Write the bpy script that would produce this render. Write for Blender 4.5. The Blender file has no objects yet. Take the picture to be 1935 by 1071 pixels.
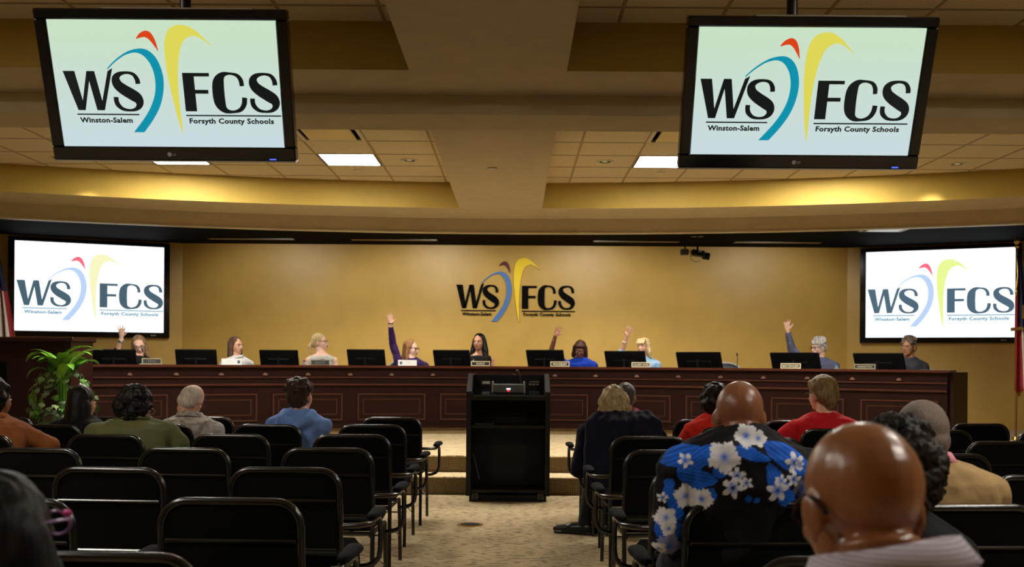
import bpy, bmesh, math, random
import numpy as np
from mathutils import Vector, Matrix, Euler, noise

random.seed(7)
SC = bpy.context.scene
COL = SC.collection
PI = math.pi
R = math.radians

# ------------------------------------------------------------------ camera
F_PX, CX, CY, CAM_Z, ROLL = 1900.0, 972.0, 681.0, 1.33, 0.0068
cam_data = bpy.data.cameras.new('camera')
cam = bpy.data.objects.new('camera', cam_data)
COL.objects.link(cam)
cam.location = (0, 0, CAM_Z)
cam.rotation_euler = (PI / 2, -ROLL, 0)
cam_data.sensor_fit = 'HORIZONTAL'
cam_data.sensor_width = 36.0
cam_data.lens = F_PX / 1935.0 * 36.0
cam_data.shift_x = -(CX - 967.5) / 1935.0
cam_data.shift_y = (CY - 535.5) / 1935.0
cam_data.clip_start = 0.05
cam_data.dof.use_dof = True
cam_data.dof.focus_distance = 6.0
cam_data.dof.aperture_fstop = 4.0
SC.camera = cam

# ------------------------------------------------------------------ world, exposure
w = bpy.data.worlds.new('world')
SC.world = w
w.use_nodes = True
w.node_tree.nodes['Background'].inputs[0].default_value = (0.9, 0.75, 0.55, 1)
w.node_tree.nodes['Background'].inputs[1].default_value = 0.0
SC.view_settings.view_transform = 'Standard'
SC.view_settings.look = 'None'
SC.view_settings.gamma = 1.0
SC.view_settings.use_curve_mapping = False
SC.view_settings.exposure = 0.0
try:
    SC.cycles.use_denoising = True
    SC.cycles.denoiser = 'OPENIMAGEDENOISE'
    SC.cycles.max_bounces = 8
    SC.cycles.diffuse_bounces = 5
    SC.cycles.glossy_bounces = 3
    SC.cycles.sample_clamp_indirect = 4.0
except Exception:
    pass

# light levels (radiance of the lamps' diffusers, watts of the lamps)
TROFFER = 72.0          # ceiling panels near the dais
TROFFER_FRONT = 54.0     # ceiling panels above the audience
SPOT_W = 150.0          # downlights behind the fascia, over the board
FRONT_SPOT_W = 150.0     # adjustable downlights in the coffers, aimed at the board
SCREEN_HANG = 0.86
SCREEN_WALL = 1.25


def world_pt(px, py, d):
    """photograph pixel at depth d (metres along +Y) -> scene point"""
    dx, dy = px - CX, CY - py
    c, s = math.cos(ROLL), math.sin(ROLL)
    tx, ty = dx * c - dy * s, dx * s + dy * c
    return Vector((tx * d / F_PX, d, CAM_Z + ty * d / F_PX))


# ------------------------------------------------------------------ materials
def lin(c):
    return tuple(((v / 255.0) / 12.92 if v / 255.0 <= 0.04045 else ((v / 255.0 + 0.055) / 1.055) ** 2.4) for v in c)


MATS = {}


def mat(name, color=(128, 128, 128), rough=0.6, metal=0.0, spec=0.5, noise_amt=0.0, noise_scale=20.0,
        bump=0.0, bump_scale=60.0, emit=None, emit_strength=0.0, stretch=(1, 1, 1), coat=0.0, sheen=0.0, alpha=1.0, trans=0.0):
    if name in MATS:
        return MATS[name]
    m = bpy.data.materials.new(name)
    m.use_nodes = True
    nt = m.node_tree
    b = nt.nodes['Principled BSDF']
    col = lin(color) + (1,)
    b.inputs['Base Color'].default_value = col
    b.inputs['Roughness'].default_value = rough
    b.inputs['Metallic'].default_value = metal
    b.inputs['Specular IOR Level'].default_value = spec
    if coat:
        b.inputs['Coat Weight'].default_value = coat
        b.inputs['Coat Roughness'].default_value = 0.15
    if sheen:
        b.inputs['Sheen Weight'].default_value = sheen
    if trans:
        b.inputs['Transmission Weight'].default_value = trans
    if emit is not None:
        b.inputs['Emission Color'].default_value = lin(emit) + (1,)
        b.inputs['Emission Strength'].default_value = emit_strength
    tc = mp = None
    if noise_amt or bump:
        tc = nt.nodes.new('ShaderNodeTexCoord')
        mp = nt.nodes.new('ShaderNodeMapping')
        mp.inputs['Scale'].default_value = stretch
        nt.links.new(tc.outputs['Object'], mp.inputs['Vector'])
    if noise_amt:
        n = nt.nodes.new('ShaderNodeTexNoise')
        n.inputs['Scale'].default_value = noise_scale
        n.inputs['Detail'].default_value = 4
        nt.links.new(mp.outputs[0], n.inputs['Vector'])
        mx = nt.nodes.new('ShaderNodeMix')
        mx.data_type = 'RGBA'
        lo = tuple(max(0, v * (1 - noise_amt)) for v in col[:3]) + (1,)
        hi = tuple(min(1, v * (1 + noise_amt)) for v in col[:3]) + (1,)
        mx.inputs[6].default_value = lo
        mx.inputs[7].default_value = hi
        cr = nt.nodes.new('ShaderNodeMapRange')
        cr.inputs[1].default_value = 0.3
        cr.inputs[2].default_value = 0.7
        nt.links.new(n.outputs['Fac'], cr.inputs[0])
        nt.links.new(cr.outputs[0], mx.inputs[0])
        nt.links.new(mx.outputs[2], b.inputs['Base Color'])
    if bump:
        n2 = nt.nodes.new('ShaderNodeTexNoise')
        n2.inputs['Scale'].default_value = bump_scale
        n2.inputs['Detail'].default_value = 3
        nt.links.new(mp.outputs[0], n2.inputs['Vector'])
        bp = nt.nodes.new('ShaderNodeBump')
        bp.inputs['Strength'].default_value = bump
        bp.inputs['Distance'].default_value = 0.01
        nt.links.new(n2.outputs['Fac'], bp.inputs['Height'])
        nt.links.new(bp.outputs[0], b.inputs['Normal'])
    MATS[name] = m
    return m


def emat(name, color, strength=1.0, top=None):
    """a lit screen: emission only; top = colour at the upper edge (panel seen at an angle)"""
    if name in MATS:
        return MATS[name]
    m = bpy.data.materials.new(name)
    m.use_nodes = True
    nt = m.node_tree
    b = nt.nodes['Principled BSDF']
    b.inputs['Base Color'].default_value = (0.01, 0.01, 0.01, 1)
    b.inputs['Roughness'].default_value = 0.5
    b.inputs['Specular IOR Level'].default_value = 0.1
    b.inputs['Emission Color'].default_value = lin(color) + (1,)
    b.inputs['Emission Strength'].default_value = strength
    if top is not None:
        tc = nt.nodes.new('ShaderNodeTexCoord')
        sp = nt.nodes.new('ShaderNodeSeparateXYZ')
        nt.links.new(tc.outputs['Generated'], sp.inputs[0])
        mx = nt.nodes.new('ShaderNodeMix')
        mx.data_type = 'RGBA'
        mx.inputs[6].default_value = lin(color) + (1,)
        mx.inputs[7].default_value = lin(top) + (1,)
        nt.links.new(sp.outputs[1], mx.inputs[0])
        nt.links.new(mx.outputs[2], b.inputs['Emission Color'])
    MATS[name] = m
    return m


def wood_mat(name, c1, c2, rough=0.35, axis='x', spec=.28):
    m = bpy.data.materials.new(name)
    m.use_nodes = True
    nt = m.node_tree
    b = nt.nodes['Principled BSDF']
    b.inputs['Roughness'].default_value = rough
    b.inputs['Specular IOR Level'].default_value = spec
    tc = nt.nodes.new('ShaderNodeTexCoord')
    mp = nt.nodes.new('ShaderNodeMapping')
    mp.inputs['Scale'].default_value = (1.5, 30, 30) if axis == 'x' else (30, 30, 1.5)
    nt.links.new(tc.outputs['Object'], mp.inputs['Vector'])
    n = nt.nodes.new('ShaderNodeTexNoise')
    n.inputs['Scale'].default_value = 1.0
    n.inputs['Detail'].default_value = 6
    n.inputs['Distortion'].default_value = 0.6
    nt.links.new(mp.outputs[0], n.inputs['Vector'])
    mx = nt.nodes.new('ShaderNodeMix')
    mx.data_type = 'RGBA'
    mx.inputs[6].default_value = lin(c1) + (1,)
    mx.inputs[7].default_value = lin(c2) + (1,)
    nt.links.new(n.outputs['Fac'], mx.inputs[0])
    nt.links.new(mx.outputs[2], b.inputs['Base Color'])
    MATS[name] = m
    return m


def carpet_mat(name, base, dark, mode='dash'):
    m = bpy.data.materials.new(name)
    m.use_nodes = True
    nt = m.node_tree
    L = nt.links.new
    b = nt.nodes['Principled BSDF']
    b.inputs['Roughness'].default_value = 0.95
    b.inputs['Specular IOR Level'].default_value = 0.1
    tc = nt.nodes.new('ShaderNodeTexCoord')

    def node(t, **kw):
        n = nt.nodes.new(t)
        for k, v in kw.items():
            n.inputs[k].default_value = v
        return n

    def mapping(sc):
        mp = nt.nodes.new('ShaderNodeMapping')
        mp.inputs['Scale'].default_value = sc
        L(tc.outputs['Object'], mp.inputs['Vector'])
        return mp
    if mode == 'dash':
        mp = mapping((13, 30, 1))
        n = node('ShaderNodeTexNoise', Scale=1.0, Detail=1.0)
        L(mp.outputs[0], n.inputs['Vector'])
        r1 = node('ShaderNodeMapRange')
        r1.inputs[1].default_value = 0.55
        r1.inputs[2].default_value = 0.60
        L(n.outputs['Fac'], r1.inputs[0])
        wv = nt.nodes.new('ShaderNodeTexWave')
        wv.bands_direction = 'Y'
        wv.inputs['Scale'].default_value = 9.0
        wv.inputs['Distortion'].default_value = 0.6
        L(tc.outputs['Object'], wv.inputs['Vector'])
        mul = nt.nodes.new('ShaderNodeMath')
        mul.operation = 'MULTIPLY'
        L(r1.outputs[0], mul.inputs[0])
        L(wv.outputs['Fac'], mul.inputs[1])
        n2 = node('ShaderNodeTexNoise', Scale=2.2, Detail=3.0)
        L(tc.outputs['Object'], n2.inputs['Vector'])
        add = nt.nodes.new('ShaderNodeMath')
        add.operation = 'MULTIPLY_ADD'
        add.inputs[1].default_value = 0.16
        L(n2.outputs['Fac'], add.inputs[0])
        L(mul.outputs[0], add.inputs[2])
        fac = add.outputs[0]
    else:
        # basket weave: squares of lines alternately upright and lying
        ck = node('ShaderNodeTexChecker', Scale=1.0)
        mp = mapping((9, 9, 9))
        L(mp.outputs[0], ck.inputs['Vector'])
        w1 = nt.nodes.new('ShaderNodeTexWave')
        w1.bands_direction = 'X'
        w1.inputs['Scale'].default_value = 18
        w1.inputs['Distortion'].default_value = 0.5
        w2 = nt.nodes.new('ShaderNodeTexWave')
        w2.bands_direction = 'Z'
        w2.inputs['Scale'].default_value = 18
        w2.inputs['Distortion'].default_value = 0.5
        for q in (w1, w2):
            L(tc.outputs['Object'], q.inputs['Vector'])
        mx0 = nt.nodes.new('ShaderNodeMix')
        L(ck.outputs['Fac'], mx0.inputs[0])
        L(w1.outputs['Fac'], mx0.inputs[2])
        L(w2.outputs['Fac'], mx0.inputs[3])
        fac = mx0.outputs[0]
    mx = nt.nodes.new('ShaderNodeMix')
    mx.data_type = 'RGBA'
    mx.inputs[6].default_value = lin(base) + (1,)
    mx.inputs[7].default_value = lin(dark) + (1,)
    L(fac, mx.inputs[0])
    L(mx.outputs[2], b.inputs['Base Color'])
    n3 = node('ShaderNodeTexNoise', Scale=180.0, Detail=2.0)
    L(tc.outputs['Object'], n3.inputs['Vector'])
    bp = nt.nodes.new('ShaderNodeBump')
    bp.inputs['Strength'].default_value = 0.5
    bp.inputs['Distance'].default_value = 0.004
    L(n3.outputs['Fac'], bp.inputs['Height'])
    L(bp.outputs[0], b.inputs['Normal'])
    MATS[name] = m
    return m


def stripe_mat(name, c1, c2, direction='Z', scale=20.0, rough=0.8, width=0.5, soft=0.15):
    m = bpy.data.materials.new(name)
    m.use_nodes = True
    nt = m.node_tree
    b = nt.nodes['Principled BSDF']
    b.inputs['Roughness'].default_value = rough
    b.inputs['Specular IOR Level'].default_value = 0.2
    tc = nt.nodes.new('ShaderNodeTexCoord')
    wv = nt.nodes.new('ShaderNodeTexWave')
    wv.bands_direction = direction
    wv.inputs['Scale'].default_value = scale
    wv.inputs['Distortion'].default_value = 0.4
    nt.links.new(tc.outputs['Object'], wv.inputs['Vector'])
    mr = nt.nodes.new('ShaderNodeMapRange')
    mr.inputs[1].default_value = width - soft
    mr.inputs[2].default_value = width + soft
    nt.links.new(wv.outputs['Fac'], mr.inputs[0])
    mx = nt.nodes.new('ShaderNodeMix')
    mx.data_type = 'RGBA'
    mx.inputs[6].default_value = lin(c1) + (1,)
    mx.inputs[7].default_value = lin(c2) + (1,)
    nt.links.new(mr.outputs[0], mx.inputs[0])
    nt.links.new(mx.outputs[2], b.inputs['Base Color'])
    MATS[name] = m
    return m


def blotch_mat(name, cols, scale=9.0, rough=0.85):
    m = bpy.data.materials.new(name)
    m.use_nodes = True
    nt = m.node_tree
    b = nt.nodes['Principled BSDF']
    b.inputs['Roughness'].default_value = rough
    b.inputs['Specular IOR Level'].default_value = 0.2
    tc = nt.nodes.new('ShaderNodeTexCoord')
    n = nt.nodes.new('ShaderNodeTexNoise')
    n.inputs['Scale'].default_value = scale
    n.inputs['Detail'].default_value = 3
    n.inputs['Distortion'].default_value = 1.2
    nt.links.new(tc.outputs['Object'], n.inputs['Vector'])
    cr = nt.nodes.new('ShaderNodeValToRGB')
    e = cr.color_ramp.elements
    while len(e) < len(cols):
        e.new(0.5)
    for i, c in enumerate(cols):
        e[i].position = 0.3 + 0.4 * i / (len(cols) - 1)
        e[i].color = lin(c) + (1,)
    nt.links.new(n.outputs['Fac'], cr.inputs[0])
    nt.links.new(cr.outputs[0], b.inputs['Base Color'])
    MATS[name] = m
    return m


def attr_mat(name, rough=0.8):
    m = bpy.data.materials.new(name)
    m.use_nodes = True
    nt = m.node_tree
    b = nt.nodes['Principled BSDF']
    b.inputs['Roughness'].default_value = rough
    b.inputs['Specular IOR Level'].default_value = 0.2
    a = nt.nodes.new('ShaderNodeAttribute')
    a.attribute_name = 'print'
    nt.links.new(a.outputs['Color'], b.inputs['Base Color'])
    MATS[name] = m
    return m


def hair_mat(name, c1, c2, rough=0.45):
    m = bpy.data.materials.new(name)
    m.use_nodes = True
    nt = m.node_tree
    b = nt.nodes['Principled BSDF']
    b.inputs['Roughness'].default_value = rough
    b.inputs['Specular IOR Level'].default_value = 0.2
    tc = nt.nodes.new('ShaderNodeTexCoord')
    mp = nt.nodes.new('ShaderNodeMapping')
    mp.inputs['Scale'].default_value = (70, 70, 9)
    nt.links.new(tc.outputs['Object'], mp.inputs['Vector'])
    n = nt.nodes.new('ShaderNodeTexNoise')
    n.inputs['Scale'].default_value = 1.0
    n.inputs['Detail'].default_value = 4
    nt.links.new(mp.outputs[0], n.inputs['Vector'])
    mr = nt.nodes.new('ShaderNodeMapRange')
    mr.inputs[1].default_value = 0.3
    mr.inputs[2].default_value = 0.7
    nt.links.new(n.outputs['Fac'], mr.inputs[0])
    mx = nt.nodes.new('ShaderNodeMix')
    mx.data_type = 'RGBA'
    mx.inputs[6].default_value = lin(c1) + (1,)
    mx.inputs[7].default_value = lin(c2) + (1,)
    nt.links.new(mr.outputs[0], mx.inputs[0])
    nt.links.new(mx.outputs[2], b.inputs['Base Color'])
    bp = nt.nodes.new('ShaderNodeBump')
    bp.inputs['Strength'].default_value = 0.5
    bp.inputs['Distance'].default_value = 0.006
    nt.links.new(n.outputs['Fac'], bp.inputs['Height'])
    nt.links.new(bp.outputs[0], b.inputs['Normal'])
    MATS[name] = m
    return m


# ------------------------------------------------------------------ mesh builder
class MB:
    def __init__(self):
        self.v, self.f, self.m = [], [], []

    def add(self, verts, faces, mi=0, M=None):
        o = len(self.v)
        for p in verts:
            p = Vector(p)
            self.v.append(M @ p if M is not None else p)
        for fc in faces:
            self.f.append([o + i for i in fc])
            self.m.append(mi)
        return self

    def box(self, x0, x1, y0, y1, z0, z1, mi=0, M=None, b=0.0):
        if b > 0:
            b = min(b, abs(x1 - x0) * .45, abs(y1 - y0) * .45, abs(z1 - z0) * .45)
            # chamfered box
            vs, fs = [], []
            X, Y, Z = (x0, x1), (y0, y1), (z0, z1)
            idx = {}
            for i in (0, 1):
                for j in (0, 1):
                    for k in (0, 1):
                        sx, sy, sz = (1 if i == 0 else -1), (1 if j == 0 else -1), (1 if k == 0 else -1)
                        for a in range(3):
                            p = [X[i] + sx * b, Y[j] + sy * b, Z[k] + sz * b]
                            p[a] = (X[i], Y[j], Z[k])[a]
                            idx[(i, j, k, a)] = len(vs)
                            vs.append(p)
            q = idx
            for s in (0, 1):
                fs.append([q[(s, 0, 0, 0)], q[(s, 1, 0, 0)], q[(s, 1, 1, 0)], q[(s, 0, 1, 0)]][::(-1 if s == 0 else 1)])
                fs.append([q[(0, s, 0, 1)], q[(0, s, 1, 1)], q[(1, s, 1, 1)], q[(1, s, 0, 1)]][::(-1 if s == 0 else 1)])
                fs.append([q[(0, 0, s, 2)], q[(1, 0, s, 2)], q[(1, 1, s, 2)], q[(0, 1, s, 2)]][::(-1 if s == 0 else 1)])
            for i in (0, 1):
                for j in (0, 1):
                    fs.append([q[(i, j, 0, 0)], q[(i, j, 1, 0)], q[(i, j, 1, 1)], q[(i, j, 0, 1)]])
                    fs.append([q[(i, 0, j, 0)], q[(i, 1, j, 0)], q[(i, 1, j, 2)], q[(i, 0, j, 2)]])
                    fs.append([q[(0, i, j, 1)], q[(1, i, j, 1)], q[(1, i, j, 2)], q[(0, i, j, 2)]])
                    for k in (0, 1):
                        fs.append([q[(i, j, k, 0)], q[(i, j, k, 1)], q[(i, j, k, 2)]])
            return self.add(vs, fs, mi, M)
        vs = [(x0, y0, z0), (x1, y0, z0), (x1, y1, z0), (x0, y1, z0), (x0, y0, z1), (x1, y0, z1), (x1, y1, z1), (x0, y1, z1)]
        fs = [(0, 3, 2, 1), (4, 5, 6, 7), (0, 1, 5, 4), (1, 2, 6, 5), (2, 3, 7, 6), (3, 0, 4, 7)]
        return self.add(vs, fs, mi, M)

    def tube(self, pts, r, seg=8, mi=0, closed=False, M=None, caps=True):
        pts = [Vector(p) for p in pts]
        n = len(pts)
        rs = r if isinstance(r, (list, tuple)) else [r] * n
        vs, fs = [], []
        up = None
        for i, p in enumerate(pts):
            if closed:
                t = pts[(i + 1) % n] - pts[i - 1]
            else:
                t = pts[min(i + 1, n - 1)] - pts[max(i - 1, 0)]
            if t.length < 1e-9:
                t = Vector((0, 0, 1))
            t.normalize()
            if up is None:
                up = Vector((0, 0, 1)) if abs(t.z) < 0.9 else Vector((1, 0, 0))
            a = t.cross(up)
            if a.length < 1e-6:
                a = t.cross(Vector((0.3, 1, 0.2)))
            a.normalize()
            bb = a.cross(t)
            up = bb
            for k in range(seg):
                an = 2 * PI * k / seg
                vs.append(p + (a * math.cos(an) + bb * math.sin(an)) * rs[i])
        m = n if closed else n - 1
        for i in range(m):
            j = (i + 1) % n
            for k in range(seg):
                k2 = (k + 1) % seg
                fs.append((i * seg + k, i * seg + k2, j * seg + k2, j * seg + k))
        if caps and not closed:
            fs.append(tuple(range(seg))[::-1])
            fs.append(tuple((n - 1) * seg + k for k in range(seg)))
        return self.add(vs, fs, mi, M)

    def lathe(self, prof, seg=24, mi=0, M=None):
        vs, fs = [], []
        n = len(prof)
        for (r, z) in prof:
            for k in range(seg):
                an = 2 * PI * k / seg
                vs.append((r * math.cos(an), r * math.sin(an), z))
        for i in range(n - 1):
            for k in range(seg):
                k2 = (k + 1) % seg
                fs.append((i * seg + k, i * seg + k2, (i + 1) * seg + k2, (i + 1) * seg + k))
        fs.append(tuple(range(seg))[::-1])
        fs.append(tuple((n - 1) * seg + k for k in range(seg)))
        return self.add(vs, fs, mi, M)

    def ell(self, c, r, M=None, seg=16, rings=10, mi=0, rot=None):
        c = Vector(c)
        vs, fs = [], []
        Q = rot if rot is not None else Matrix.Identity(3)
        vs.append(c + Q @ Vector((0, 0, -r[2])))
        for i in range(1, rings):
            ph = -PI / 2 + PI * i / rings
            for k in range(seg):
                an = 2 * PI * k / seg
                vs.append(c + Q @ Vector((r[0] * math.cos(ph) * math.cos(an), r[1] * math.cos(ph) * math.sin(an), r[2] * math.sin(ph))))
        vs.append(c + Q @ Vector((0, 0, r[2])))
        for k in range(seg):
            k2 = (k + 1) % seg
            fs.append((0, 1 + k2, 1 + k))
            for i in range(rings - 2):
                a = 1 + i * seg
                fs.append((a + k, a + k2, a + seg + k2, a + seg + k))
            a = 1 + (rings - 2) * seg
            fs.append((a + k, a + k2, len(vs) - 1))
        return self.add(vs, fs, mi, M)

    def cone(self, p0, p1, r0, r1, seg=12, M=None):
        """rounded tapering limb"""
        p0, p1 = Vector(p0), Vector(p1)
        d = p1 - p0
        L = d.length
        if L < 1e-6:
            return self.ell(p0, (r0, r0, r0), M, seg)
        t = d / L
        pts, rs = [], []
        for a in (-.98, -.75, -.4):
            pts.append(p0 + t * r0 * a)
            rs.append(r0 * math.sqrt(1 - a * a))
        for k in range(5):
            pts.append(p0 + d * (k / 4))
            rs.append(r0 + (r1 - r0) * k / 4)
        for a in (.4, .75, .98):
            pts.append(p1 + t * r1 * a)
            rs.append(r1 * math.sqrt(1 - a * a))
        return self.tube(pts, rs, seg, M=M)

    def rings(self, rows, seg=24, M=None):
        """loft: rows of (centre, rx, ry, axis_x, axis_y)"""
        vs, fs = [], []
        for (c, rx, ry, ax, ay) in rows:
            for k in range(seg):
                an = 2 * PI * k / seg
                ca, sa = math.cos(an), math.sin(an)
                # superellipse for a squarer chest
                e = 0.85
                u = math.copysign(abs(ca) ** e, ca)
                v = math.copysign(abs(sa) ** e, sa)
                vs.append(Vector(c) + Vector(ax) * (rx * u) + Vector(ay) * (ry * v))
        n = len(rows)
        for i in range(n - 1):
            for k in range(seg):
                k2 = (k + 1) % seg
                fs.append((i * seg + k, i * seg + k2, (i + 1) * seg + k2, (i + 1) * seg + k))
        fs.append(tuple(range(seg))[::-1])
        fs.append(tuple((n - 1) * seg + k for k in range(seg)))
        return self.add(vs, fs, 0, M)

    def ribbon(self, left, right, z0, z1, mi=0, M=None):
        """flat solid between two outlines (2D), thickness z0..z1"""
        n = len(left)
        vs, fs = [], []
        for z in (z0, z1):
            for p in left:
                vs.append((p[0], p[1], z))
            for p in right:
                vs.append((p[0], p[1], z))
        for i in range(n - 1):
            a, b, c, d = i, i + 1, n + i + 1, n + i
            fs.append((a, b, c, d))
            o = 2 * n
            fs.append((o + d, o + c, o + b, o + a))
            fs.append((a, o + a, o + b, b))
            fs.append((d, c, o + c, o + d))
        o = 2 * n
        fs.append((0, n, o + n, o))
        fs.append((n - 1, o + n - 1, o + 2 * n - 1, 2 * n - 1))
        return self.add(vs, fs, mi, M)

    def prism(self, poly, z0, z1, mi=0, M=None):
        n = len(poly)
        vs = [(p[0], p[1], z0) for p in poly] + [(p[0], p[1], z1) for p in poly]
        fs = [tuple(range(n))[::-1], tuple(range(n, 2 * n))]
        for i in range(n):
            j = (i + 1) % n
            fs.append((i, j, n + j, n + i))
        return self.add(vs, fs, mi, M)

    def mesh(self, name, mats, smooth=None):
        me = bpy.data.meshes.new(name)
        me.from_pydata([tuple(v) for v in self.v], [], self.f)
        if not isinstance(mats, (list, tuple)):
            mats = [mats]
        for m in mats:
            me.materials.append(m)
        if len(mats) > 1:
            me.polygons.foreach_set('material_index', self.m)
        bm = bmesh.new()
        bm.from_mesh(me)
        bmesh.ops.recalc_face_normals(bm, faces=bm.faces)
        bm.to_mesh(me)
        bm.free()
        if smooth is not None:
            me.polygons.foreach_set('use_smooth', [True] * len(me.polygons))
            me.set_sharp_from_angle(angle=R(smooth))
        me.update()
        return me

    def build(self, name, mats, parent=None, smooth=None, loc=None):
        o = bpy.data.objects.new(name, self.mesh(name, mats, smooth))
        COL.objects.link(o)
        if parent is not None:
            o.parent = parent
        if loc is not None:
            o.location = loc
        return o


def tag(o, label=None, cat=None, group=None, kind=None):
    if label:
        o['label'] = label
    if cat:
        o['category'] = cat
    if group:
        o['group'] = group
    if kind:
        o['kind'] = kind
    return o


def thing(name, label, cat, loc=(0, 0, 0), rz=0.0, group=None, kind=None):
    o = bpy.data.objects.new(name, None)
    COL.objects.link(o)
    o.empty_display_size = 0.1
    o.location = loc
    o.rotation_euler = (0, 0, rz)
    return tag(o, label, cat, group, kind)


def copy_tree(o, parent=None):
    c = o.copy()
    COL.objects.link(c)
    if parent is not None:
        c.parent = parent
    for ch in list(o.children):
        copy_tree(ch, c)
    return c


_text_cache = {}


def text_mb(s, width=None, height=None, bold=0.0, extrude=0.0, x0=0.0, y0=0.0, mi=0, space=1.0, res=3):
    """text as a flat mesh in a new MB, scaled to width / cap height, lower-left at x0,y0"""
    cu = bpy.data.curves.new('text', 'FONT')
    cu.body = s
    cu.size = 1.0
    cu.offset = bold
    cu.resolution_u = res
    cu.space_character = space
    ob = bpy.data.objects.new('text', cu)
    COL.objects.link(ob)
    dg = bpy.context.evaluated_depsgraph_get()
    me = bpy.data.meshes.new_from_object(ob.evaluated_get(dg))
    vs = [v.co.copy() for v in me.vertices]
    fs = [list(p.vertices) for p in me.polygons]
    bpy.data.objects.remove(ob)
    bpy.data.curves.remove(cu)
    bpy.data.meshes.remove(me)
    mb = MB()
    if not vs:
        return mb
    mnx = min(v.x for v in vs)
    mxx = max(v.x for v in vs)
    cap = 0.73
    sx = width / (mxx - mnx) if width else height / cap
    sy = height / cap if height else sx
    out = [(x0 + (v.x - mnx) * sx, y0 + v.y * sy, 0) for v in vs]
    mb.add(out, fs, mi)
    return mb


def remeshed(mb, voxel, smooth_it=4, name='body', mats=None, smooth_fac=0.5):
    me0 = bpy.data.meshes.new('tmp')
    me0.from_pydata([tuple(v) for v in mb.v], [], mb.f)
    bm = bmesh.new()
    bm.from_mesh(me0)
    bmesh.ops.recalc_face_normals(bm, faces=bm.faces)
    bm.to_mesh(me0)
    bm.free()
    ob = bpy.data.objects.new('tmp', me0)
    COL.objects.link(ob)
    md = ob.modifiers.new('r', 'REMESH')
    md.mode = 'VOXEL'
    md.voxel_size = voxel
    md.adaptivity = 0.0
    if smooth_it:
        sm = ob.modifiers.new('s', 'SMOOTH')
        sm.factor = smooth_fac
        sm.iterations = smooth_it
    dg = bpy.context.evaluated_depsgraph_get()
    me = bpy.data.meshes.new_from_object(ob.evaluated_get(dg))
    me.name = name
    bpy.data.objects.remove(ob)
    bpy.data.meshes.remove(me0)
    me.materials.clear()
    for m in (mats if isinstance(mats, (list, tuple)) else [mats]):
        if m:
            me.materials.append(m)
    me.polygons.foreach_set('use_smooth', [True] * len(me.polygons))
    me.update()
    return me


def link_mesh(name, me, parent=None):
    o = bpy.data.objects.new(name, me)
    COL.objects.link(o)
    if parent is not None:
        o.parent = parent
    return o

# ------------------------------------------------------------------ palette
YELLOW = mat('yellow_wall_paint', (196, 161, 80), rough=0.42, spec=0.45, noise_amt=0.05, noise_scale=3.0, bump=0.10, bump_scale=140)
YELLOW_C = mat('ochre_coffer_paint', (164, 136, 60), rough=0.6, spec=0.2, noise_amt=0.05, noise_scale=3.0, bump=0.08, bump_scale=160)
SOFFIT = mat('beige_soffit_paint', (194, 178, 146), rough=0.85, spec=0.1, noise_amt=0.05, noise_scale=6, bump=0.12, bump_scale=200)
TILE = mat('ceiling_tile_fibre', (210, 194, 160), rough=0.95, spec=0.05, noise_amt=0.06, noise_scale=40, bump=0.3, bump_scale=260)
GRID = mat('ceiling_grid_metal', (150, 128, 92), rough=0.5, spec=0.3)
BLACKCEIL = mat('black_ceiling_paint', (9, 9, 10), rough=0.8, spec=0.02, noise_amt=0.1, noise_scale=5)
CARPET = carpet_mat('tan_dash_carpet', (190, 170, 134), (92, 76, 52), 'dash')
CARPET_TOP = carpet_mat('tan_platform_carpet', (218, 196, 156), (160, 138, 102), 'dash')
CARPET_RISER = carpet_mat('woven_riser_carpet', (150, 132, 96), (88, 72, 46), 'weave')
MAHOG = wood_mat('mahogany_wood', (24, 9, 6), (40, 16, 11), 0.45, 'x', .12)
MAHOG_L = wood_mat('mahogany_moulding', (52, 25, 18), (78, 42, 31), 0.34, 'x', .3)
MAHOG_D = wood_mat('dark_mahogany_wood', (30, 14, 12), (46, 22, 19), 0.42, 'z', .18)
LEDGE = wood_mat('polished_ledge_wood', (60, 30, 22), (84, 44, 32), 0.2, 'x', .5)
COPPER = mat('copper_metal', (150, 112, 94), rough=0.4, metal=0.8)
BLK = mat('black_plastic', (14, 14, 15), rough=0.35, spec=0.5)
BLK_GLOSS = mat('gloss_black_plastic', (8, 8, 10), rough=0.12, spec=0.6)
BLK_MATTE = mat('matte_black_laminate', (15, 14, 14), rough=0.55, spec=0.35, noise_amt=0.1, noise_scale=30)
BLK_FAB = mat('black_chair_fabric', (9, 9, 10), rough=0.95, spec=0.08, noise_amt=0.2, noise_scale=160, bump=0.2, bump_scale=400)
PAD_FAB = mat('black_foam_pad', (13, 13, 14), rough=0.85, spec=0.12, noise_amt=0.15, noise_scale=200, bump=0.2, bump_scale=500)
TUBE = mat('black_enamel_tube', (16, 15, 15), rough=0.22, spec=0.7, noise_amt=0.15, noise_scale=90, bump=0.05, bump_scale=300)
SILVER = mat('silver_metal', (190, 190, 195), rough=0.3, metal=0.9)
GREYP = mat('grey_plastic', (120, 124, 124), rough=0.5)
WHITE = mat('white_plastic', (226, 224, 218), rough=0.5)
PAPER = mat('white_paper', (232, 232, 226), rough=0.8, spec=0.2)
GOLD = mat('gold_metal', (205, 170, 90), rough=0.3, metal=0.8)
BRASS = mat('brass_metal', (190, 150, 80), rough=0.35, metal=0.9)
GREYMESH = mat('grey_mesh_fabric', (92, 98, 104), rough=0.7, noise_amt=0.25, noise_scale=220)
DARK = mat('dark_void', (6, 6, 6), rough=0.9, spec=0.05)

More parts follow.
